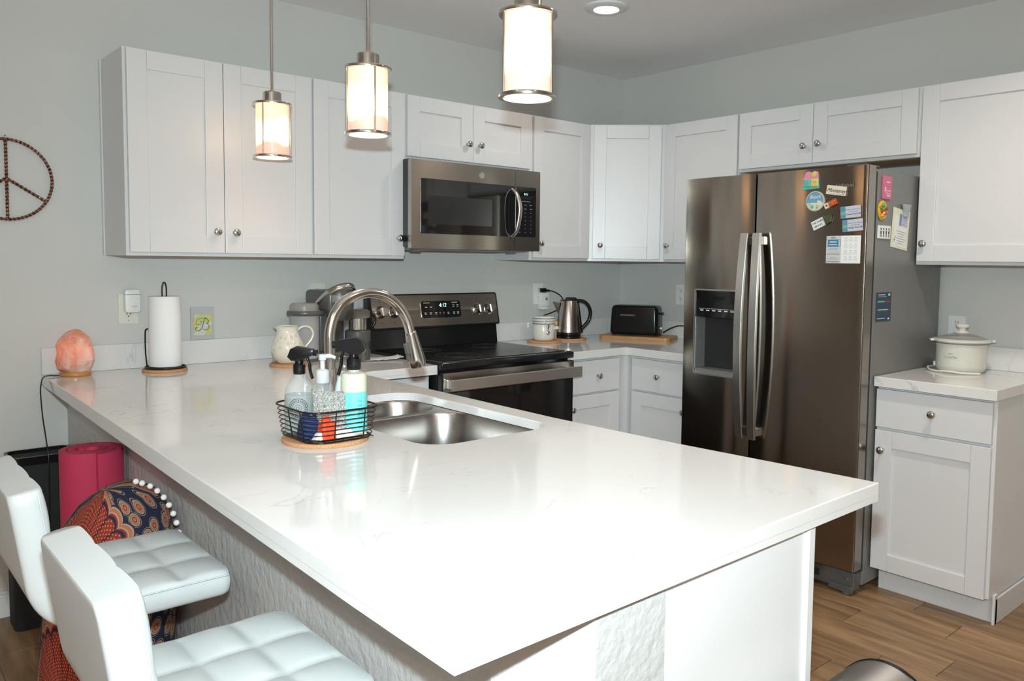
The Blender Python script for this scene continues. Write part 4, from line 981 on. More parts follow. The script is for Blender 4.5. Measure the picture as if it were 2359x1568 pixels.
t3 = T((0, 0, .064)) @ Matrix.Rotation(-.30, 4, 'Z') @ T((0, -.0722, 0)) @ Matrix.Rotation(math.radians(-7), 4, 'X') @ FACE
text('HAMILTON BEACH', .0052, M['text_k'], t, t3)
# kettle cord and plug
t = thing('power_cord', 'black kettle cord looping from the plug in the wall outlet', 'cord')
bm = B(); box(bm, -.708, -.668, -.030, -.0085, 1.188, 1.212, .005, 2); tube(bm, [(-.680, -.020, 1.199), (-.64, -.022, 1.196)], [.010, .0055], 10); obj('plug', bm, M['blackpl'], t)
pts = [(-.665, -.021, 1.198), (-.62, -.024, 1.193), (-.575, -.030, 1.175), (-.545, -.034, 1.150), (-.535, -.036, 1.12), (-.56, -.034, 1.09), (-.62, -.030, 1.068), (-.69, -.027, 1.05), (-.73, -.026, 1.036), (-.75, -.028, 1.00), (-.745, -.032, .95), (-.72, -.04, .922)]
bm = B(); tube(bm, sm_path(pts, 6), .0034, 8); obj('cord', bm, M['blackpl'], t, smooth=True)
# board and toaster
t = thing('cutting_board', 'thick oak cutting board under the black toaster', 'cutting board', (-.215, -.355, CT+.0004), -1.12)
bm = B(); prism(bm, rrect(-.215, .215, -.120, .120, .030, 5), 0, .020, bev=.003); obj('board', bm, M['wood'], t, smooth=30)
t = thing('toaster', 'black two-slot toaster standing on the wooden board', 'toaster', (-.225, -.345, CT+.0208), -1.10)
bm = B(); vs = box(bm, -.145, .145, -.076, .076, .006, .180, .024, 5)
for v in bm.verts:
    k = (v.co.z-.006)/.174; v.co.x *= 1.02-.055*k; v.co.y *= 1.03-.13*k
obj('body', bm, M['blackpl'], t, smooth=35)
bm = B(); box(bm, -.135, .135, -.066, .066, 0, .008, .003); obj('base', bm, M['blackmat'], t)
bm = B(); box(bm, -.11, .10, -.040, -.012, .1795, .1812); box(bm, -.11, .10, .012, .040, .1795, .1812); obj('slots', bm, M['mgrey'], t)
bm = B(); box(bm, .138, .146, -.004, .004, .06, .15, .001, tf=T((-.002, 0, 0))); obj('lever_slot', bm, M['mgrey'], t)
bm = B(); box(bm, .145, .162, -.020, .020, .128, .142, .004); obj('lever', bm, M['blackpl'], t)
bm = B(); lathe(bm, [(0, 0), (.014, 0), (.013, .012), (0, .013)], 24, T((.144, 0, .045)) @ Matrix.Rotation(PI/2, 4, 'Y')); obj('dial', bm, M['chrome'], t, smooth=35)
text('KITCHENSMITH', .0125, M['text_g'], t, T((-.035, -.0760, .122)) @ Matrix.Rotation(math.radians(-3.2), 4, 'X') @ T((0, -.0012, 0)) @ FACE)
t = thing('power_cord', 'black toaster cord curving behind the board towards the wall', 'cord')
pts = [(-.135, -.475, .955), (-.110, -.52, .985), (-.085, -.57, 1.0), (-.06, -.62, .985), (-.045, -.66, .955), (-.04, -.70, .925), (-.04, -.78, .918)]
bm = B(); tube(bm, sm_path(pts, 6), .0034, 8); obj('cord', bm, M['blackpl'], t, smooth=True)

# ================================================================== SLOW COOKER
t = thing('slow_cooker', 'round white slow cooker with glass lid and white knob', 'slow cooker', (-.190, -2.180, CT+.0004), -1.0)
bm = B(); lathe(bm, [(0, 0), (.082, 0), (.092, .008), (.098, .020), (.099, .030), (.100, .118), (.102, .124), (0, .124)], 48); obj('housing', bm, M['crock_m'], t, smooth=35)
bm = B(); lathe(bm, [(.096, .124), (.108, .130), (.1155, .134), (.1165, .140), (.108, .144), (.098, .144), (.094, .136), (.092, .124)], 48, cap=False)
box(bm, -.128, -.105, -.022, .022, .131, .141, .004, 2); box(bm, .105, .128, -.022, .022, .131, .141, .004, 2); obj('stoneware_rim', bm, M['ceramic_w'], t, smooth=35)
bm = B(); lathe(bm, [(.1015, .1225), (.1030, .1235), (.1030, .1262), (.1015, .1272)], 48, cap=False); obj('grey_trim', bm, M['mgrey'], t)
bm = B(); lathe(bm, [(.099, .144), (.090, .149), (.060, .160), (.030, .167), (0, .168), ], 48, cap=False); o = obj('glass_lid', bm, mat('smoked_glass', (.30, .30, .29), .06, alpha=.55, coat=.6), t, smooth=60)
bm = B(); lathe(bm, [(0, .166), (.032, .167), (.033, .170), (.020, .174), (.0135, .178), (.0135, .186), (.026, .194), (.027, .201), (.022, .205), (0, .207)], 32); obj('lid_knob', bm, M['ceramic_w'], t, smooth=40)
CAs = math.atan2(CY+2.18, CX+.19)+1.0      # local angle of the direction to the camera
def on_round(r_, zz, da): 
    a_ = CAs+da
    return T((r_*math.cos(a_), r_*math.sin(a_), zz)) @ Matrix.Rotation(a_+PI/2, 4, 'Z') @ FACE
text('RIVAL', .0075, M['text_g'], t, on_round(.1003, .082, -.42)); text('Crock-Pot', .013, M['text_g'], t, on_round(.1003, .068, -.42), shear=.1)
t = thing('power_cord', 'cream cord with plug coiled in front of the slow cooker', 'cord')
pts = [(-.255, -2.285, .920), (-.300, -2.235, .921), (-.315, -2.17, .924), (-.300, -2.12, .920), (-.275, -2.085, .921), (-.225, -2.055, .925), (-.17, -2.045, .922), (-.13, -2.05, .921)]
bm = B(); tube(bm, sm_path(pts, 6), .0040, 8); obj('cord', bm, M['ivory_pl'], t, smooth=True)
bm = B(); box(bm, -.012, .012, -.009, .009, 0, .020, .003, tf=T((-.195, -2.075, .931), .5)); box(bm, -.005, -.003, -.018, -.009, .008, .010, tf=T((-.195, -2.075, .931), .5)); obj('plug', bm, M['white_pl'], t)

# ================================================================== BASKET BY THE SINK
z = trivet(-2.940, -1.705, .108, 'round cork trivet under the wire basket by the sink')
bx0, bx1, by0, by1 = -3.022, -2.848, -1.800, -1.600
bzm = z+.0004
t = thing('wire_basket', 'black wire basket of cleaning supplies on the cork trivet', 'basket', ((bx0+bx1)/2, (by0+by1)/2, bzm))
BC = Vector(((bx0+bx1)/2, (by0+by1)/2, 0)); hx, hy = (bx1-bx0)/2, (by1-by0)/2
def loop(z_, g, wav=0):
    return [(x, y, z_) for x, y in rrect(-hx-g, hx+g, -hy-g, hy+g, .045, 6)]
bm = B(); tube(bm, loop(.078, .012), .0026, 8, closed=True); obj('rim', bm, M['blackpl'], t, smooth=True)
for k in range(6):
    bm = B(); tube(bm, loop(.010+.0112*k, .003+.0014*k), .0013, 6, closed=True); obj('wire_loop', bm, M['blackpl'], t, smooth=True)
bm = B(); tube(bm, loop(.002, 0), .0022, 8, closed=True); obj('bottom_ring', bm, M['blackpl'], t, smooth=True)
bm = B()
for q in range(7): tube(bm, [(-hx+.01+q*(2*hx-.02)/6, -hy+.002, .003), (-hx+.01+q*(2*hx-.02)/6, hy-.002, .003)], .0013, 6)
obj('floor_wires', bm, M['blackpl'], t)
for px_, py_ in ((-1, .1), (-1, -.55), (-.35, -1), (.55, -1), (1, -.3), (1, .5), (.2, 1), (-.6, 1)):
    x_, y_ = px_*hx, py_*hy
    sx = (px_ if abs(px_) == 1 else 0); sy = (py_ if abs(py_) == 1 else 0)
    bm = B(); tube(bm, [(x_, y_, .002), (x_+sx*.0115, y_+sy*.0115, .078)], .0016, 6); obj('upright', bm, M['blackpl'], t)
zb = bzm+.0052
VR = math.atan2(rt.y, rt.x)         # world direction of picture-right
def trigger_head(t, z0, m, s=1., cl=None):
    """trigger sprayer: nozzle towards local +x"""
    bm = B(); lathe(bm, [(.0145*s, z0-.002), (.0155*s, z0), (.0155*s, z0+.022*s), (.011*s, z0+.026*s), (.010*s, z0+.040*s), (0, z0+.040*s)], 22); obj('collar', bm, m, t, smooth=35)
    bm = B()
    prism(bm, [(-.028*s, 0), (-.020*s, .020*s), (-.006*s, .027*s), (.034*s, .020*s), (.038*s, .016*s), (.038*s, .004*s), (.030*s, .002*s), (.006*s, -.010*s), (-.018*s, -.010*s)], -.012*s, .012*s, bev=.003*s, tf=T((0, 0, z0+.042*s)) @ XZ); obj('sprayer_body', bm, m, t, smooth=30)
    bm = B(); lathe(bm, [(.0, 0), (.0075*s, 0), (.0085*s, .010*s), (0, .010*s)], 14, T((.036*s, 0, z0+.052*s)) @ Matrix.Rotation(PI/2, 4, 'Y')); obj('nozzle', bm, m, t, smooth=35)
    bm = B(); tube(bm, sm_path([(.018*s, 0, z0+.046*s), (.026*s, 0, z0+.026*s), (.028*s, 0, z0+.006*s), (.034*s, 0, z0-.014*s)], 4), .0048*s, 10, flat=(1.5, .8)); obj('trigger', bm, m, t, smooth=True)
liq = mat('pale_liquid', (.42, .46, .44), .15, alpha=.6)
bglass = mat('bottle_glass', (.55, .60, .60), .05, alpha=.30, coat=.8)
t = thing('spray_bottle', 'clear glass spray bottle with black trigger and round printed emblem', 'bottle', (-2.983, -1.648, zb), VR)
bm = B(); lathe(bm, [(0, 0), (.034, 0), (.0375, .004), (.0375, .098), (.034, .115), (.022, .134), (.0145, .142), (.0145, .152), (.0135, .152)], 40, cap=False); obj('body', bm, bglass, t, smooth=40)
bm = B(); lathe(bm, [(0, .003), (.0355, .004), (.0358, .096), (0, .096)], 36); obj('liquid', bm, liq, t, smooth=40)
trigger_head(t, .150, M['blackpl'], 1.0)
CAb = math.atan2(CY+1.648, CX+2.983)-VR
bm = B()
for r0, r1 in ((.0235, .0250), (.0150, .0158), (.0085, .0093)):
    n = 40
    for i in range(n):
        a0, a1 = 2*PI*i/n, 2*PI*(i+1)/n; q = []
        for r_, a_ in ((r0, a0), (r1, a0), (r1, a1), (r0, a1)):
            th = CAb-.10+r_*math.cos(a_)/.0378; q.append(bm.verts.new((.0378*math.cos(th), .0378*math.sin(th), .066+r_*math.sin(a_))))
        bm.faces.new(q)
for i in range(22):
    a_ = 2*PI*i/22+.1; r_ = .0195; th = CAb-.10+r_*math.cos(a_)/.0378
    box(bm, -.0013, .0013, -.0003, .0003, -.0018, .0018, tf=T((.0379*math.cos(th), .0379*math.sin(th), .066+r_*math.sin(a_))) @ Matrix.Rotation(th+PI/2, 4, 'Z') @ Matrix.Rotation(-(a_-PI/2), 4, 'Y'))
for i in range(5):
    a_ = 2*PI*i/5; th = CAb-.10+.004*math.cos(a_)/.0378
    box(bm, -.0008, .0008, -.0003, .0003, -.0018, .0018, tf=T((.0379*math.cos(th), .0379*math.sin(th), .066+.004*math.sin(a_))) @ Matrix.Rotation(th+PI/2, 4, 'Z'))
obj('printed_emblem', bm, mat('grey_ink', (.05, .055, .06), .5), t)
t = thing('pump_bottle', 'clear plastic pump soap bottle behind the sparkly sponge', 'bottle', (-2.914, -1.638, zb), VR)
bm = B(); lathe(bm, [(0, 0), (.027, 0), (.030, .004), (.030, .098), (.026, .112), (.014, .120), (.013, .128)], 36, cap=False); obj('body', bm, bglass, t, smooth=40)
fro = mat('frosted_plastic', (.70, .72, .70), .25, alpha=.85)
bm = B(); lathe(bm, [(.0165, .118), (.0175, .120), (.0175, .150), (.012, .153), (.006, .154), (.006, .176), (.010, .178), (.010, .192), (0, .194)], 24); tube(bm, sm_path([(0, 0, .186), (.020, 0, .188), (.034, 0, .183)], 4), [.006]*5+[.0045]*4, 10); obj('pump', bm, fro, t, smooth=40)
# sparkly sponge
spk = mat('silver_sequin_scrubber', (.62, .63, .60), .22, .35, bump=(300, 1., .010), var=(240, .45))
t = thing('scrubbing_sponge', 'square sparkly silver scrubbing sponge leaning upright in the basket', 'sponge', (-2.954, -1.748, zb+.008), VR)
bm = B(); n = 22; tb = []
for s_ in (1, -1):
    g = [[None]*(n+1) for _ in range(n+1)]
    for i in range(n+1):
        for j in range(n+1):
            u, v = 2*i/n-1, 2*j/n-1; e = max(0, (1-u**6))*max(0, (1-v**6))
            pinch = 1-.10*(1-abs(v)**2)*1+.05
            x = .046*u*(.90+.12*v*v); zz = .053*v*(.92+.10*u*u)
            y = -s_*(.011*e**.5)+random.uniform(-.0012, .0012)*(e > .02)
            g[i][j] = bm.verts.new((x, y, .055+zz))
    for i in range(n):
        for j in range(n): bm.faces.new((g[i][j], g[i+1][j], g[i+1][j+1], g[i][j+1]))
bmesh.ops.remove_doubles(bm, verts=bm.verts[:], dist=.0004)
bmesh.ops.transform(bm, matrix=Matrix.Rotation(-.14, 4, 'X'), verts=bm.verts[:]); obj('scrubber', bm, spk, t)
# teal bottle
t = thing('spray_bottle', 'translucent bottle with teal label and dark grey trigger at the right end of the basket', 'bottle', (-2.889, -1.757, zb+.002), VR+PI)
bm = B(); lathe(bm, [(0, 0), (.029, 0), (.0325, .004), (.0325, .146), (.030, .153), (.014, .158), (.013, .166)], 40); obj('body', bm, mat('frosted_bottle', (.58, .58, .46), .22, coat=.3), t, smooth=40)
CAt = math.atan2(CY+1.757, CX+2.889)-VR-PI
bm = B(); n = 40
for i in range(n):
    a0, a1 = CAt-2.6+5.2*i/n, CAt-2.6+5.2*(i+1)/n
    bm.faces.new([bm.verts.new((.0329*math.cos(a), .0329*math.sin(a), zz)) for a, zz in ((a0, .010), (a1, .010), (a1, .108), (a0, .108))])
obj('teal_label', bm, mat('teal_label', (.16, .60, .58), .35), t, smooth=True)
bm = B()
for k in range(7):
    for q in range(3):
        th = CAt+.35+.11*q+.02*(k % 2); box(bm, -.0016, .0016, -.0003, .0003, -.0005, .0005, tf=T((.0332*math.cos(th), .0332*math.sin(th), .020+.011*k)) @ Matrix.Rotation(th+PI/2, 4, 'Z') @ Matrix.Rotation((-1)**q*.8, 4, 'Y'))
for k in range(4):
    th = CAt+.55; lathe(bm, [(.004+.002*k, 0), (.0045+.002*k, 0), (.0045+.002*k, .0003), (.004+.002*k, .0003)], 14, T((.0332*math.cos(th), .0332*math.sin(th), .052)) @ Matrix.Rotation(th, 4, 'Z') @ Matrix.Rotation(PI/2, 4, 'Y'), cap=False)
obj('label_drawing', bm, mat('teal_ink', (.02, .16, .20), .5), t)
trigger_head(t, .164, M['blackpl'], 1.15)
t = thing('soap_bottle', 'white translucent bottle with a purple label edge, behind the teal bottle', 'bottle', (-2.881, -1.690, zb))
bm = B(); lathe(bm, [(0, 0), (.025, 0), (.027, .005), (.027, .050), (.026, .085), (.019, .120), (.016, .132), (.0155, .150), (0, .152)], 32); obj('body', bm, mat('milky_plastic', (.70, .74, .78), .3), t, smooth=40)
bm = B(); lathe(bm, [(.0272, .020), (.0275, .021), (.0275, .066), (.0272, .067), (.0272, .02)], 32, cap=False); obj('label', bm, mat('purple_label', (.16, .10, .26), .4), t, smooth=40)
def cloth(name, lab, m, x0, x1, y0, y1, z0, h, seed, rz=0):
    random.seed(seed)
    t = thing(name, lab, 'cloth', ((x0+x1)/2, (y0+y1)/2, z0), rz)
    bm = B(); n = 16; a, b = (x1-x0)/2, (y1-y0)/2
    top = {}
    sd = Vector((seed*3.1, seed*1.7, 0))
    for i in range(n+1):
        for j in range(n+1):
            u, v = 2*i/n-1, 2*j/n-1; m_ = max(abs(u), abs(v)); s = m_/max(1e-6, (abs(u)**5+abs(v)**5)**.2) if m_ > 0 else 1
            e = max(0, 1-(m_)**4)**.5
            w_ = noise.noise(Vector((u*1.6, v*1.6, 0))+sd)*.45+noise.noise(Vector((u*4, v*4, 0))+sd)*.18
            top[i, j] = (bm.verts.new((a*u*s*(1+.04*w_), b*v*s*(1+.04*w_), h*e*(.85+w_*.5)+.0005)), bm.verts.new((a*u*s*.96, b*v*s*.96, 0)))
    for i in range(n):
        for j in range(n):
            bm.faces.new([top[q][0] for q in ((i, j), (i+1, j), (i+1, j+1), (i, j+1))]); bm.faces.new([top[q][1] for q in ((i, j), (i, j+1), (i+1, j+1), (i+1, j))])
    for i in range(n):
        for A_, B_ in (((i, 0), (i+1, 0)), ((i+1, n), (i, n)), ((0, i+1), (0, i)), ((n, i), (n, i+1))): bm.faces.new((top[A_][0], top[A_][1], top[B_][1], top[B_][0]))
    obj('fabric', bm, m, t, smooth=50)
cloth('folded_cloth', 'folded white cloth lying along the front of the basket', mat('white_cloth', (.82, .82, .82), .9), -3.005, -2.862, -1.786, -1.750, zb, .026, 2, .0)
cloth('folded_cloth', 'navy blue cloth bunched at the left front of the basket', mat('navy_cloth', (.015, .03, .11), .9), -3.016, -2.958, -1.745, -1.690, zb, .062, 4)
cloth('dish_brush_pad', 'bright orange scrubbing pad beside the navy cloth', mat('orange_pad', (.80, .06, .008), .7, bump=(140, .5, .003)), -2.990, -2.950, -1.789, -1.750, zb+.001, .058, 6)
cloth('folded_cloth', 'small olive green cloth showing above the orange pad', mat('olive_cloth', (.32, .36, .10), .9), -2.972, -2.938, -1.738, -1.700, zb, .066, 9)

# ================================================================== BAR STOOLS
def shell(name, parent, s0, s1, W_, cells_s, cells_y, closed_lo=True):
    """a length of the upholstered L-shaped shell, s from seat front (0) to back top"""
    SL, R_, BL, TH = .262, .060, .190, .062; arc = R_*(PI/2-math.radians(8))
    tot = SL+arc+BL
    def P(s):
        if s <= SL: return Vector((-s, 0, 0)), Vector((0, 0, 1))
        if s <= SL+arc:
            a = (s-SL)/R_; return Vector((-SL-R_*math.sin(a), 0, R_*(1-math.cos(a)))), Vector((math.sin(a), 0, math.cos(a)))
        a = arc/R_; q = s-SL-arc; e_ = Vector((-SL-R_*math.sin(a), 0, R_*(1-math.cos(a)))); d_ = Vector((-math.cos(a), 0, math.sin(a)))
        return e_+d_*q, Vector((math.sin(a), 0, math.cos(a)))
    ns, ny = int((s1-s0)/.0065), 54
    def edge(d, r): return 1 if d >= r else math.sqrt(max(0, 1-(1-d/r)**2))
    bm = B(); G = {}
    for i in range(ns+1):
        # denser near the ends
        f = i/ns; s = s0+(s1-s0)*f
        for j in range(ny+1):
            g = j/ny; gy = .5-.5*math.cos(PI*g); gy = .5*gy+.5*g; y = W_*(gy-.5)
            dy = W_/2-abs(y); ds0 = s; ds1 = tot-s
            dd_ = min(ds0, ds1)
            # round the plan corners
            _a, _b = .030-dy, .030-dd_; _h = math.hypot(_a, _b)
            if _a > 0 and _b > 0 and _h > .030:
                q_ = .030/_h; dy2, dd2 = .030-_a*q_, .030-_b*q_
                y = math.copysign(W_/2-dy2, y); s = dd2 if ds0 < ds1 else tot-dd2
                dy, dd_ = dy2, dd2
            cr = .030
            if dy < cr and dd_ < cr: d = cr-math.hypot(cr-dy, cr-dd_); d = max(d, 0)
            else: d = min(dy, dd_)
            e = edge(d, .016)
            p, n_ = P(s)
            cs = (s-.012)/(SL-.012)*cells_s[0] if s <= SL+.02 else (tot-s)/(BL+.045)*cells_s[1]
            cy_ = (y+W_/2)/W_*cells_y
            pil = (abs(math.sin(PI*cs))*abs(math.sin(PI*cy_)))**.42 if dy > .010 else .6
            if dd_ < .02: pil = pil*dd_/.02+(1-dd_/.02)*.7
            if dy < .02: pil = pil*dy/.02+.6*(1-dy/.02)
            h = .012*pil-.012
            c = p-n_*TH/2
            crn = 1.0
            if dy < cr and dd_ < cr:
                k = (cr-math.hypot(cr-dy, cr-dd_))
            G[i, j] = (bm.verts.new(c+n_*((TH/2)*e+h*e)+Vector((0, y, 0))), bm.verts.new(c-n_*(TH/2)*e+Vector((0, y, 0))))
    for i in range(ns):
        for j in range(ny):
            bm.faces.new([G[q][0] for q in ((i, j), (i+1, j), (i+1, j+1), (i, j+1))]); bm.faces.new([G[q][1] for q in ((i, j), (i, j+1), (i+1, j+1), (i+1, j))])
    for i in range(ns):
        for j in (0, ny): bm.faces.new((G[i, j][0], G[i, j][1], G[i+1, j][1], G[i+1, j][0]))
    for j in range(ny):
        for i in (0, ns):
            try: bm.faces.new((G[i, j][0], G[i, j][1], G[i, j+1][1], G[i, j+1][0]))
            except ValueError: pass
    bmesh.ops.remove_doubles(bm, verts=bm.verts[:], dist=.0003)
    o = obj(name, bm, M['leather'], parent, smooth=60)
    # stitched seam along both sides
    for s_ in (1, -1):
        bm = B(); pts = []
        for i in range(0, ns+1, 3):
            s = min(max(s0+(s1-s0)*i/ns, .018), tot-.018); p, n_ = P(s); pts.append(p-n_*.0155+Vector((0, s_*(W_/2+.0002), 0)))
        tube(bm, pts, .0016, 6); obj('piping', bm, M['leather'], o, smooth=True)
    return o
def make_stool():
    t = thing('bar_stool', 'white tufted faux leather bar stool, far one beside the patterned pouf', 'stool', (0, 0, 0), 0, 'white bar stools at the peninsula')
    SZ = .715
    off = Matrix.Translation((0, 0, SZ))
    a = shell('seat', t, 0, .262+.045, .365, (2.6, 2), 3); b = shell('backrest', t, .262+.045, .262+.060*(PI/2-math.radians(8))+.190, .365, (2.6, 2), 3)
    for o in [a, b]+list(a.children)+list(b.children): o.data.transform(off)
    bm = B(); box(bm, -.27, -.07, -.10, .10, SZ-.078, SZ-.058, .004); lathe(bm, [(.05, SZ-.12), (.05, SZ-.078)], 28, T((-.17, 0, 0))); obj('mounting_plate', bm, M['blackpl'], t)
    bm = B(); lathe(bm, [(.016, .30), (.016, SZ-.10)], 24, T((-.17, 0, 0))); lathe(bm, [(.027, .02), (.027, .36), (.02, .365), (0, .365)], 28, T((-.17, 0, 0))); obj('gas_lift_column', bm, M['chrome'], t, smooth=40)
    bm = B(); lathe(bm, [(0, .0), (.190, 0), (.193, .004), (.188, .010), (.05, .022), (.03, .035), (0, .035)], 44, T((-.17, 0, 0))); obj('base', bm, M['chrome'], t, smooth=40)
    bm = B(); tube(bm, sm_path([(-.17, .027, .26), (-.08, .09, .27), (-.02, .085, .27), (.0, 0, .27), (-.02, -.085, .27), (-.08, -.09, .27), (-.17, -.027, .26)], 6), .008, 10); obj('footrest', bm, M['chrome'], t, smooth=True)
    return t
st = make_stool(); place(st, (-3.243, -1.707, 0))
s2 = copy_tree(st); place(s2, (-3.240, -2.312, 0)); s2['label'] = 'white tufted faux leather bar stool nearest the camera, at the near end'

# ================================================================== POUF, MAT, BIN
def mandala():
    m = mat('mandala_fabric', (.3, .05, .02), .85)
    N, L, b = nodes(m)
    tc = N.new('ShaderNodeTexCoord'); sp = N.new('ShaderNodeSeparateXYZ'); L.new(tc.outputs['Object'], sp.inputs[0])
    def mth(op, a, b_=None, c=None):
        n = N.new('ShaderNodeMath'); n.operation = op
        for i, v in enumerate((a, b_, c)):
            if v is None: continue
            if isinstance(v, (int, float)): n.inputs[i].default_value = v
            else: L.new(v, n.inputs[i])
        return n.outputs[0]
    x, y, z = sp.outputs
    ang = mth('ARCTAN2', y, x); u = mth('MULTIPLY', ang, .165)
    cols = None
    def fan(u0, z0):
        du = mth('SUBTRACT', u, u0); dz = mth('SUBTRACT', z, z0)
        r = mth('SQRT', mth('ADD', mth('MULTIPLY', du, du), mth('MULTIPLY', dz, dz))); th = mth('ARCTAN2', dz, du)
        return r, th
    r1, t1 = fan(-.40, .30); r2, t2 = fan(-.40, .62)
    sel = mth('LESS_THAN', r1, .20)
    mixr = mth('ADD', mth('MULTIPLY', sel, r1), mth('MULTIPLY', mth('SUBTRACT', 1, sel), r2))
    mixt = mth('ADD', mth('MULTIPLY', sel, t1), mth('MULTIPLY', mth('SUBTRACT', 1, sel), t2))
    NV = (.010, .011, .035, 1); RD = (.26, .018, .010, 1); DR = (.06, .005, .006, 1); OR = (.42, .12, .05, 1); TN = (.36, .25, .17, 1); GR = (.12, .15, .07, 1)
    def ramp(src, first, rest):
        rp = N.new('ShaderNodeValToRGB'); rp.color_ramp.interpolation = 'CONSTANT'; e = rp.color_ramp.elements
        e[0].position = 0; e[0].color = first; e[1].position = rest[0][0]; e[1].color = rest[0][1]
        for p_, c_ in rest[1:]: q = e.new(p_); q.color = c_
        L.new(src, rp.inputs[0]); return rp.outputs[0]
    def mixc(f, a, b_):
        mx = N.new('ShaderNodeMix'); mx.data_type = 'RGBA'; L.new(f, mx.inputs['Factor'])
        for k_, v in (('A', a), ('B', b_)):
            if isinstance(v, tuple): mx.inputs[k_].default_value = v
            else: L.new(v, mx.inputs[k_])
        return mx.outputs['Result']
    lob = mth('ABSOLUTE', mth('SINE', mth('MULTIPLY', mixt, 13)))
    rr = mth('SUBTRACT', mixr, mth('MULTIPLY', mth('POWER', lob, .6), .020))
    # red petals with dark seams and rows of pale beads
    pet = mixc(mth('LESS_THAN', lob, .30), RD, DR)
    dt = mth('MULTIPLY', mth('SINE', mth('MULTIPLY', mixt, 78)), mth('SINE', mth('MULTIPLY', mixr, 400)))
    pet = mixc(mth('GREATER_THAN', dt, .70), pet, (.50, .30, .12, 1))
    # outer field: drop shapes on navy, laid out along the rays
    cx = N.new('ShaderNodeCombineXYZ'); L.new(mth('MULTIPLY', mixt, 5.5), cx.inputs[0]); L.new(mth('MULTIPLY', mixr, 24), cx.inputs[1])
    vo = N.new('ShaderNodeTexVoronoi'); vo.voronoi_dimensions = '2D'; vo.inputs['Scale'].default_value = 1.0; vo.inputs['Randomness'].default_value = .55; L.new(cx.outputs[0], vo.inputs['Vector'])
    dr = ramp(vo.outputs['Distance'], OR, [(.10, RD), (.18, TN), (.22, GR), (.27, OR), (.32, TN), (.37, NV), (.43, TN), (.46, NV)])
    band = ramp(mth('MULTIPLY', rr, 3.55), NV, [(.52, RD), (.545, TN), (.565, OR), (.60, TN), (.62, NV)])
    inner = mth('LESS_THAN', rr, .138); mid = mth('LESS_THAN', rr, .180)
    col = mixc(inner, mixc(mid, dr, band), pet)
    hv = N.new('ShaderNodeHueSaturation'); L.new(col, hv.inputs['Color'])
    L.new(hv.outputs[0], b.inputs['Base Color'])
    return m
PX0, PY0 = -3.352, -1.285
t = thing('floor_pouf', 'tall stuffed pouf in red, navy and orange mandala fabric with white pom-poms', 'pouf', (PX0, PY0, 0))
bm = B(); prof = [(0, .001), (.13, .001), (.158, .03), (.168, .12), (.166, .25), (.160, .40), (.156, .52), (.148, .61), (.126, .685), (.090, .735), (.045, .762), (0, .770)]
vs = lathe(bm, prof, 56, cap=False)
for v in vs:
    a = math.atan2(v.co.y, v.co.x); k = v.co.z/.74
    v.co.x += .055*max(0, k-.35)**1.5; v.co.z += (.030*v.co.x/.16)*k**4
    r_ = 1+.02*math.sin(5*a+k*3)+.03*noise.noise(v.co*9); v.co.x *= r_; v.co.y *= r_
    v.co.x = min(v.co.x, -3.177-PX0)
obj('cover', bm, mandala(), t, smooth=True)
PV = [(340, 0)]
bm = B()
pts = sm_path([(.065, -.030, .785), (.100, -.055, .768), (.130, -.075, .725), (.150, -.080, .665), (.158, -.078, .60), (.160, -.075, .55)], 3)
for k in range(13):
    f = k/12*(len(pts)-1); p = Vector(pts[int(f)]) if int(f) == len(pts)-1 else Vector(pts[int(f)]).lerp(Vector(pts[int(f)+1]), f-int(f))
    b2 = B(); bmesh.ops.create_uvsphere(b2, u_segments=10, v_segments=8, radius=.0078); bmesh.ops.translate(b2, vec=p+Vector((0, -.012, 0)), verts=b2.verts[:]); obj('pom_pom', b2, mat('white_yarn', (.8, .78, .74), .9) if k == 0 else D.materials['white_yarn'], t, smooth=True)
bm.free()
t = thing('exercise_mat', 'rolled pink-red foam exercise mat standing on end by the peninsula', 'mat', (-3.278, -.80, 0), 0)
bm = B(); pts = []
NT = 110
for i in range(NT+1):
    f = i/NT; a = 2.2-f*2*PI*2.6; r_ = .028+.0625*f; pts.append((r_*math.cos(a), r_*math.sin(a), math.cos(a), math.sin(a)))
G = []
for (x_, y_, cx_, cy_) in pts:
    w_ = .0095
    G.append([bm.verts.new((x_-cx_*w_, y_-cy_*w_, .001)), bm.verts.new((x_+cx_*w_, y_+cy_*w_, .001)), bm.verts.new((x_+cx_*w_, y_+cy_*w_, .775)), bm.verts.new((x_-cx_*w_, y_-cy_*w_, .775))])
for a, b in zip(G, G[1:]):
    for j in range(4): bm.faces.new((a[j], a[(j+1) % 4], b[(j+1) % 4], b[j]))
bm.faces.new(G[0]); bm.faces.new(G[-1][::-1]); obj('roll', bm, M['pink_mat'], t, smooth=40)
t = thing('waste_bin', 'tall black bin standing against the wall behind the pink mat', 'bin', (-3.292, -.115, 0))
bm = B(); prism(bm, rrect(-.105, .105, -.075, .075, .03, 6), .001, .628, bev=0)
obj('body', bm, M['black_fabric'], t, smooth=40)
bm = B(); prism(bm, rrect(-.108, .108, -.078, .078, .032, 6), .610, .640, holes=[rrect(-.098, .098, -.068, .068, .028, 6)]); obj('rim', bm, M['blackpl'], t, smooth=40)

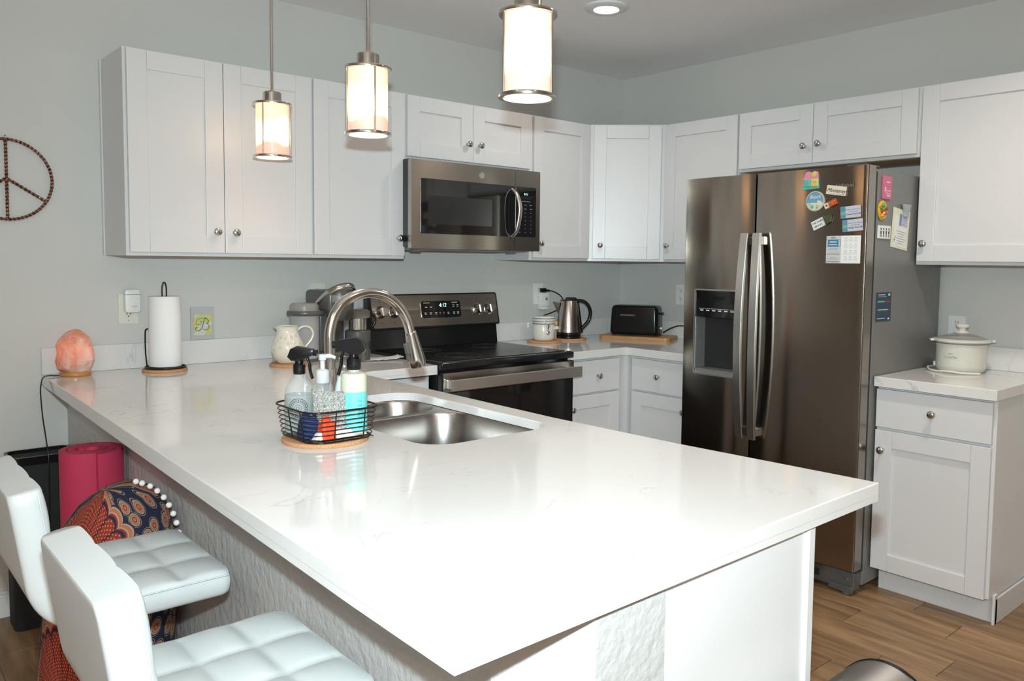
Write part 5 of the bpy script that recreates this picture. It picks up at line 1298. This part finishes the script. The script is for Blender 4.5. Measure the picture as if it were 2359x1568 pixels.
# ================================================================== PEACE SIGN
t = thing('peace_sign', 'twisted copper wire peace sign hanging on the left wall', 'wall decoration', (-3.354, -.012, 1.650), 0)
cop = mat('aged_copper', (.30, .15, .11), .26, .9, var=(70, .6))
def rope(name, pts, parent, closed=False):
    """two thin strands twisted round a path"""
    bm = B(); P_ = [Vector(p) for p in pts]
    for ph in (0, PI):
        out = []; L_ = 0
        for i, p in enumerate(P_):
            a = P_[i-1] if (i > 0 or closed) else p; q = P_[(i+1) % len(P_)] if (i < len(P_)-1 or closed) else p
            tg = (q-a).normalized(); n1 = Vector((0, 1, 0)); n2 = tg.cross(n1)
            w_ = ph+2*PI*L_*(round(TW) if closed else TW); out.append(p+(n1*math.cos(w_)+n2*math.sin(w_))*.0030)
            L_ += 1/len(P_)
        tube(bm, out, .0034, 7, closed=closed)
    return obj(name, bm, cop, parent, smooth=True)
RP = .147
TW = 34; rope('ring', [(RP*math.cos(2*PI*i/300), 0, RP*math.sin(2*PI*i/300)) for i in range(300)], t, True)
TW = 11; rope('upright_bar', [(0, 0, RP-2*RP*i/100) for i in range(101)], t)
TW = 5
for s_ in (-1, 1): rope('diagonal_bar', [(s_*RP*.866*i/50, 0, -RP*.55*i/50*1.0+.004) for i in range(51)], t)
bm = B(); tube(bm, [(0, .010, RP+.012), (0, -.004, RP+.014)], .0022, 8); obj('nail', bm, M['mgrey'], t)

# ================================================================== TRASH CAN
t = thing('trash_can', 'stainless trash can with rounded lid and black rim at the bottom edge of the view', 'trash can', (-2.575, -2.898, 0))
bm = B(); prism(bm, rrect(-.195, .195, -.100, .100, .02, 5), .001, .490); obj('body', bm, M['steel_h'], t, smooth=30)
def vault(x0, x1, r, z0, th):
    bm = B(); n = 28; a_, b_ = [], []
    for i in range(n+1):
        an = PI*i/n; y_, zz = math.cos(an), math.sin(an)
        a_.append([bm.verts.new((x, r*y_, z0+r*1.06*zz)) for x in (x0, x1)]); b_.append([bm.verts.new((x, (r-th)*y_, z0+(r-th)*1.06*zz)) for x in (x0, x1)])
    for i in range(n):
        bm.faces.new((a_[i][0], a_[i][1], a_[i+1][1], a_[i+1][0])); bm.faces.new((b_[i][0], b_[i+1][0], b_[i+1][1], b_[i][1]))
        for k in (0, 1): bm.faces.new((a_[i][k], a_[i+1][k], b_[i+1][k], b_[i][k]))
    for i in (0, n): bm.faces.new((a_[i][0], a_[i][1], b_[i][1], b_[i][0]))
    return bm
obj('lid', vault(-.200, .200, .103, .496, .003), M['steel_h'], t, smooth=40)
obj('rim', vault(.200, .208, .106, .494, .012), M['blackpl'], t, smooth=40); obj('rim', vault(-.208, -.200, .106, .494, .012), M['blackpl'], t, smooth=40)
bm = B(); box(bm, -.200, .200, -.1035, .1035, .486, .496, .003); obj('lid_frame', bm, M['blackpl'], t)

# ================================================================== ADDED UPLIGHTERS FOR FILL LIGHT (made up, outside the view)
for i, (x, y) in enumerate(FILL_POS):
    t = thing('added_fill_lamp', ('added brushed nickel uplighter behind the camera, for fill light', 'added brushed nickel uplighter by the left wall, for fill light')[i], 'lamp', (x, y, 0), 0, 'added fill uplighters')
    bm = B(); lathe(bm, [(0, 0), (.14, 0), (.14, .015), (.02, .025), (.012, .03), (.012, 1.74), (0, 1.74)], 28); obj('pole', bm, M['nickel'], t, smooth=35)
    bm = B(); lathe(bm, [(.02, 1.73), (.10, 1.77), (.165, 1.85), (.162, 1.85), (.098, 1.776), (.02, 1.738), (.02, 1.73)], 32, cap=False); obj('bowl', bm, M['nickel'], t, smooth=35)
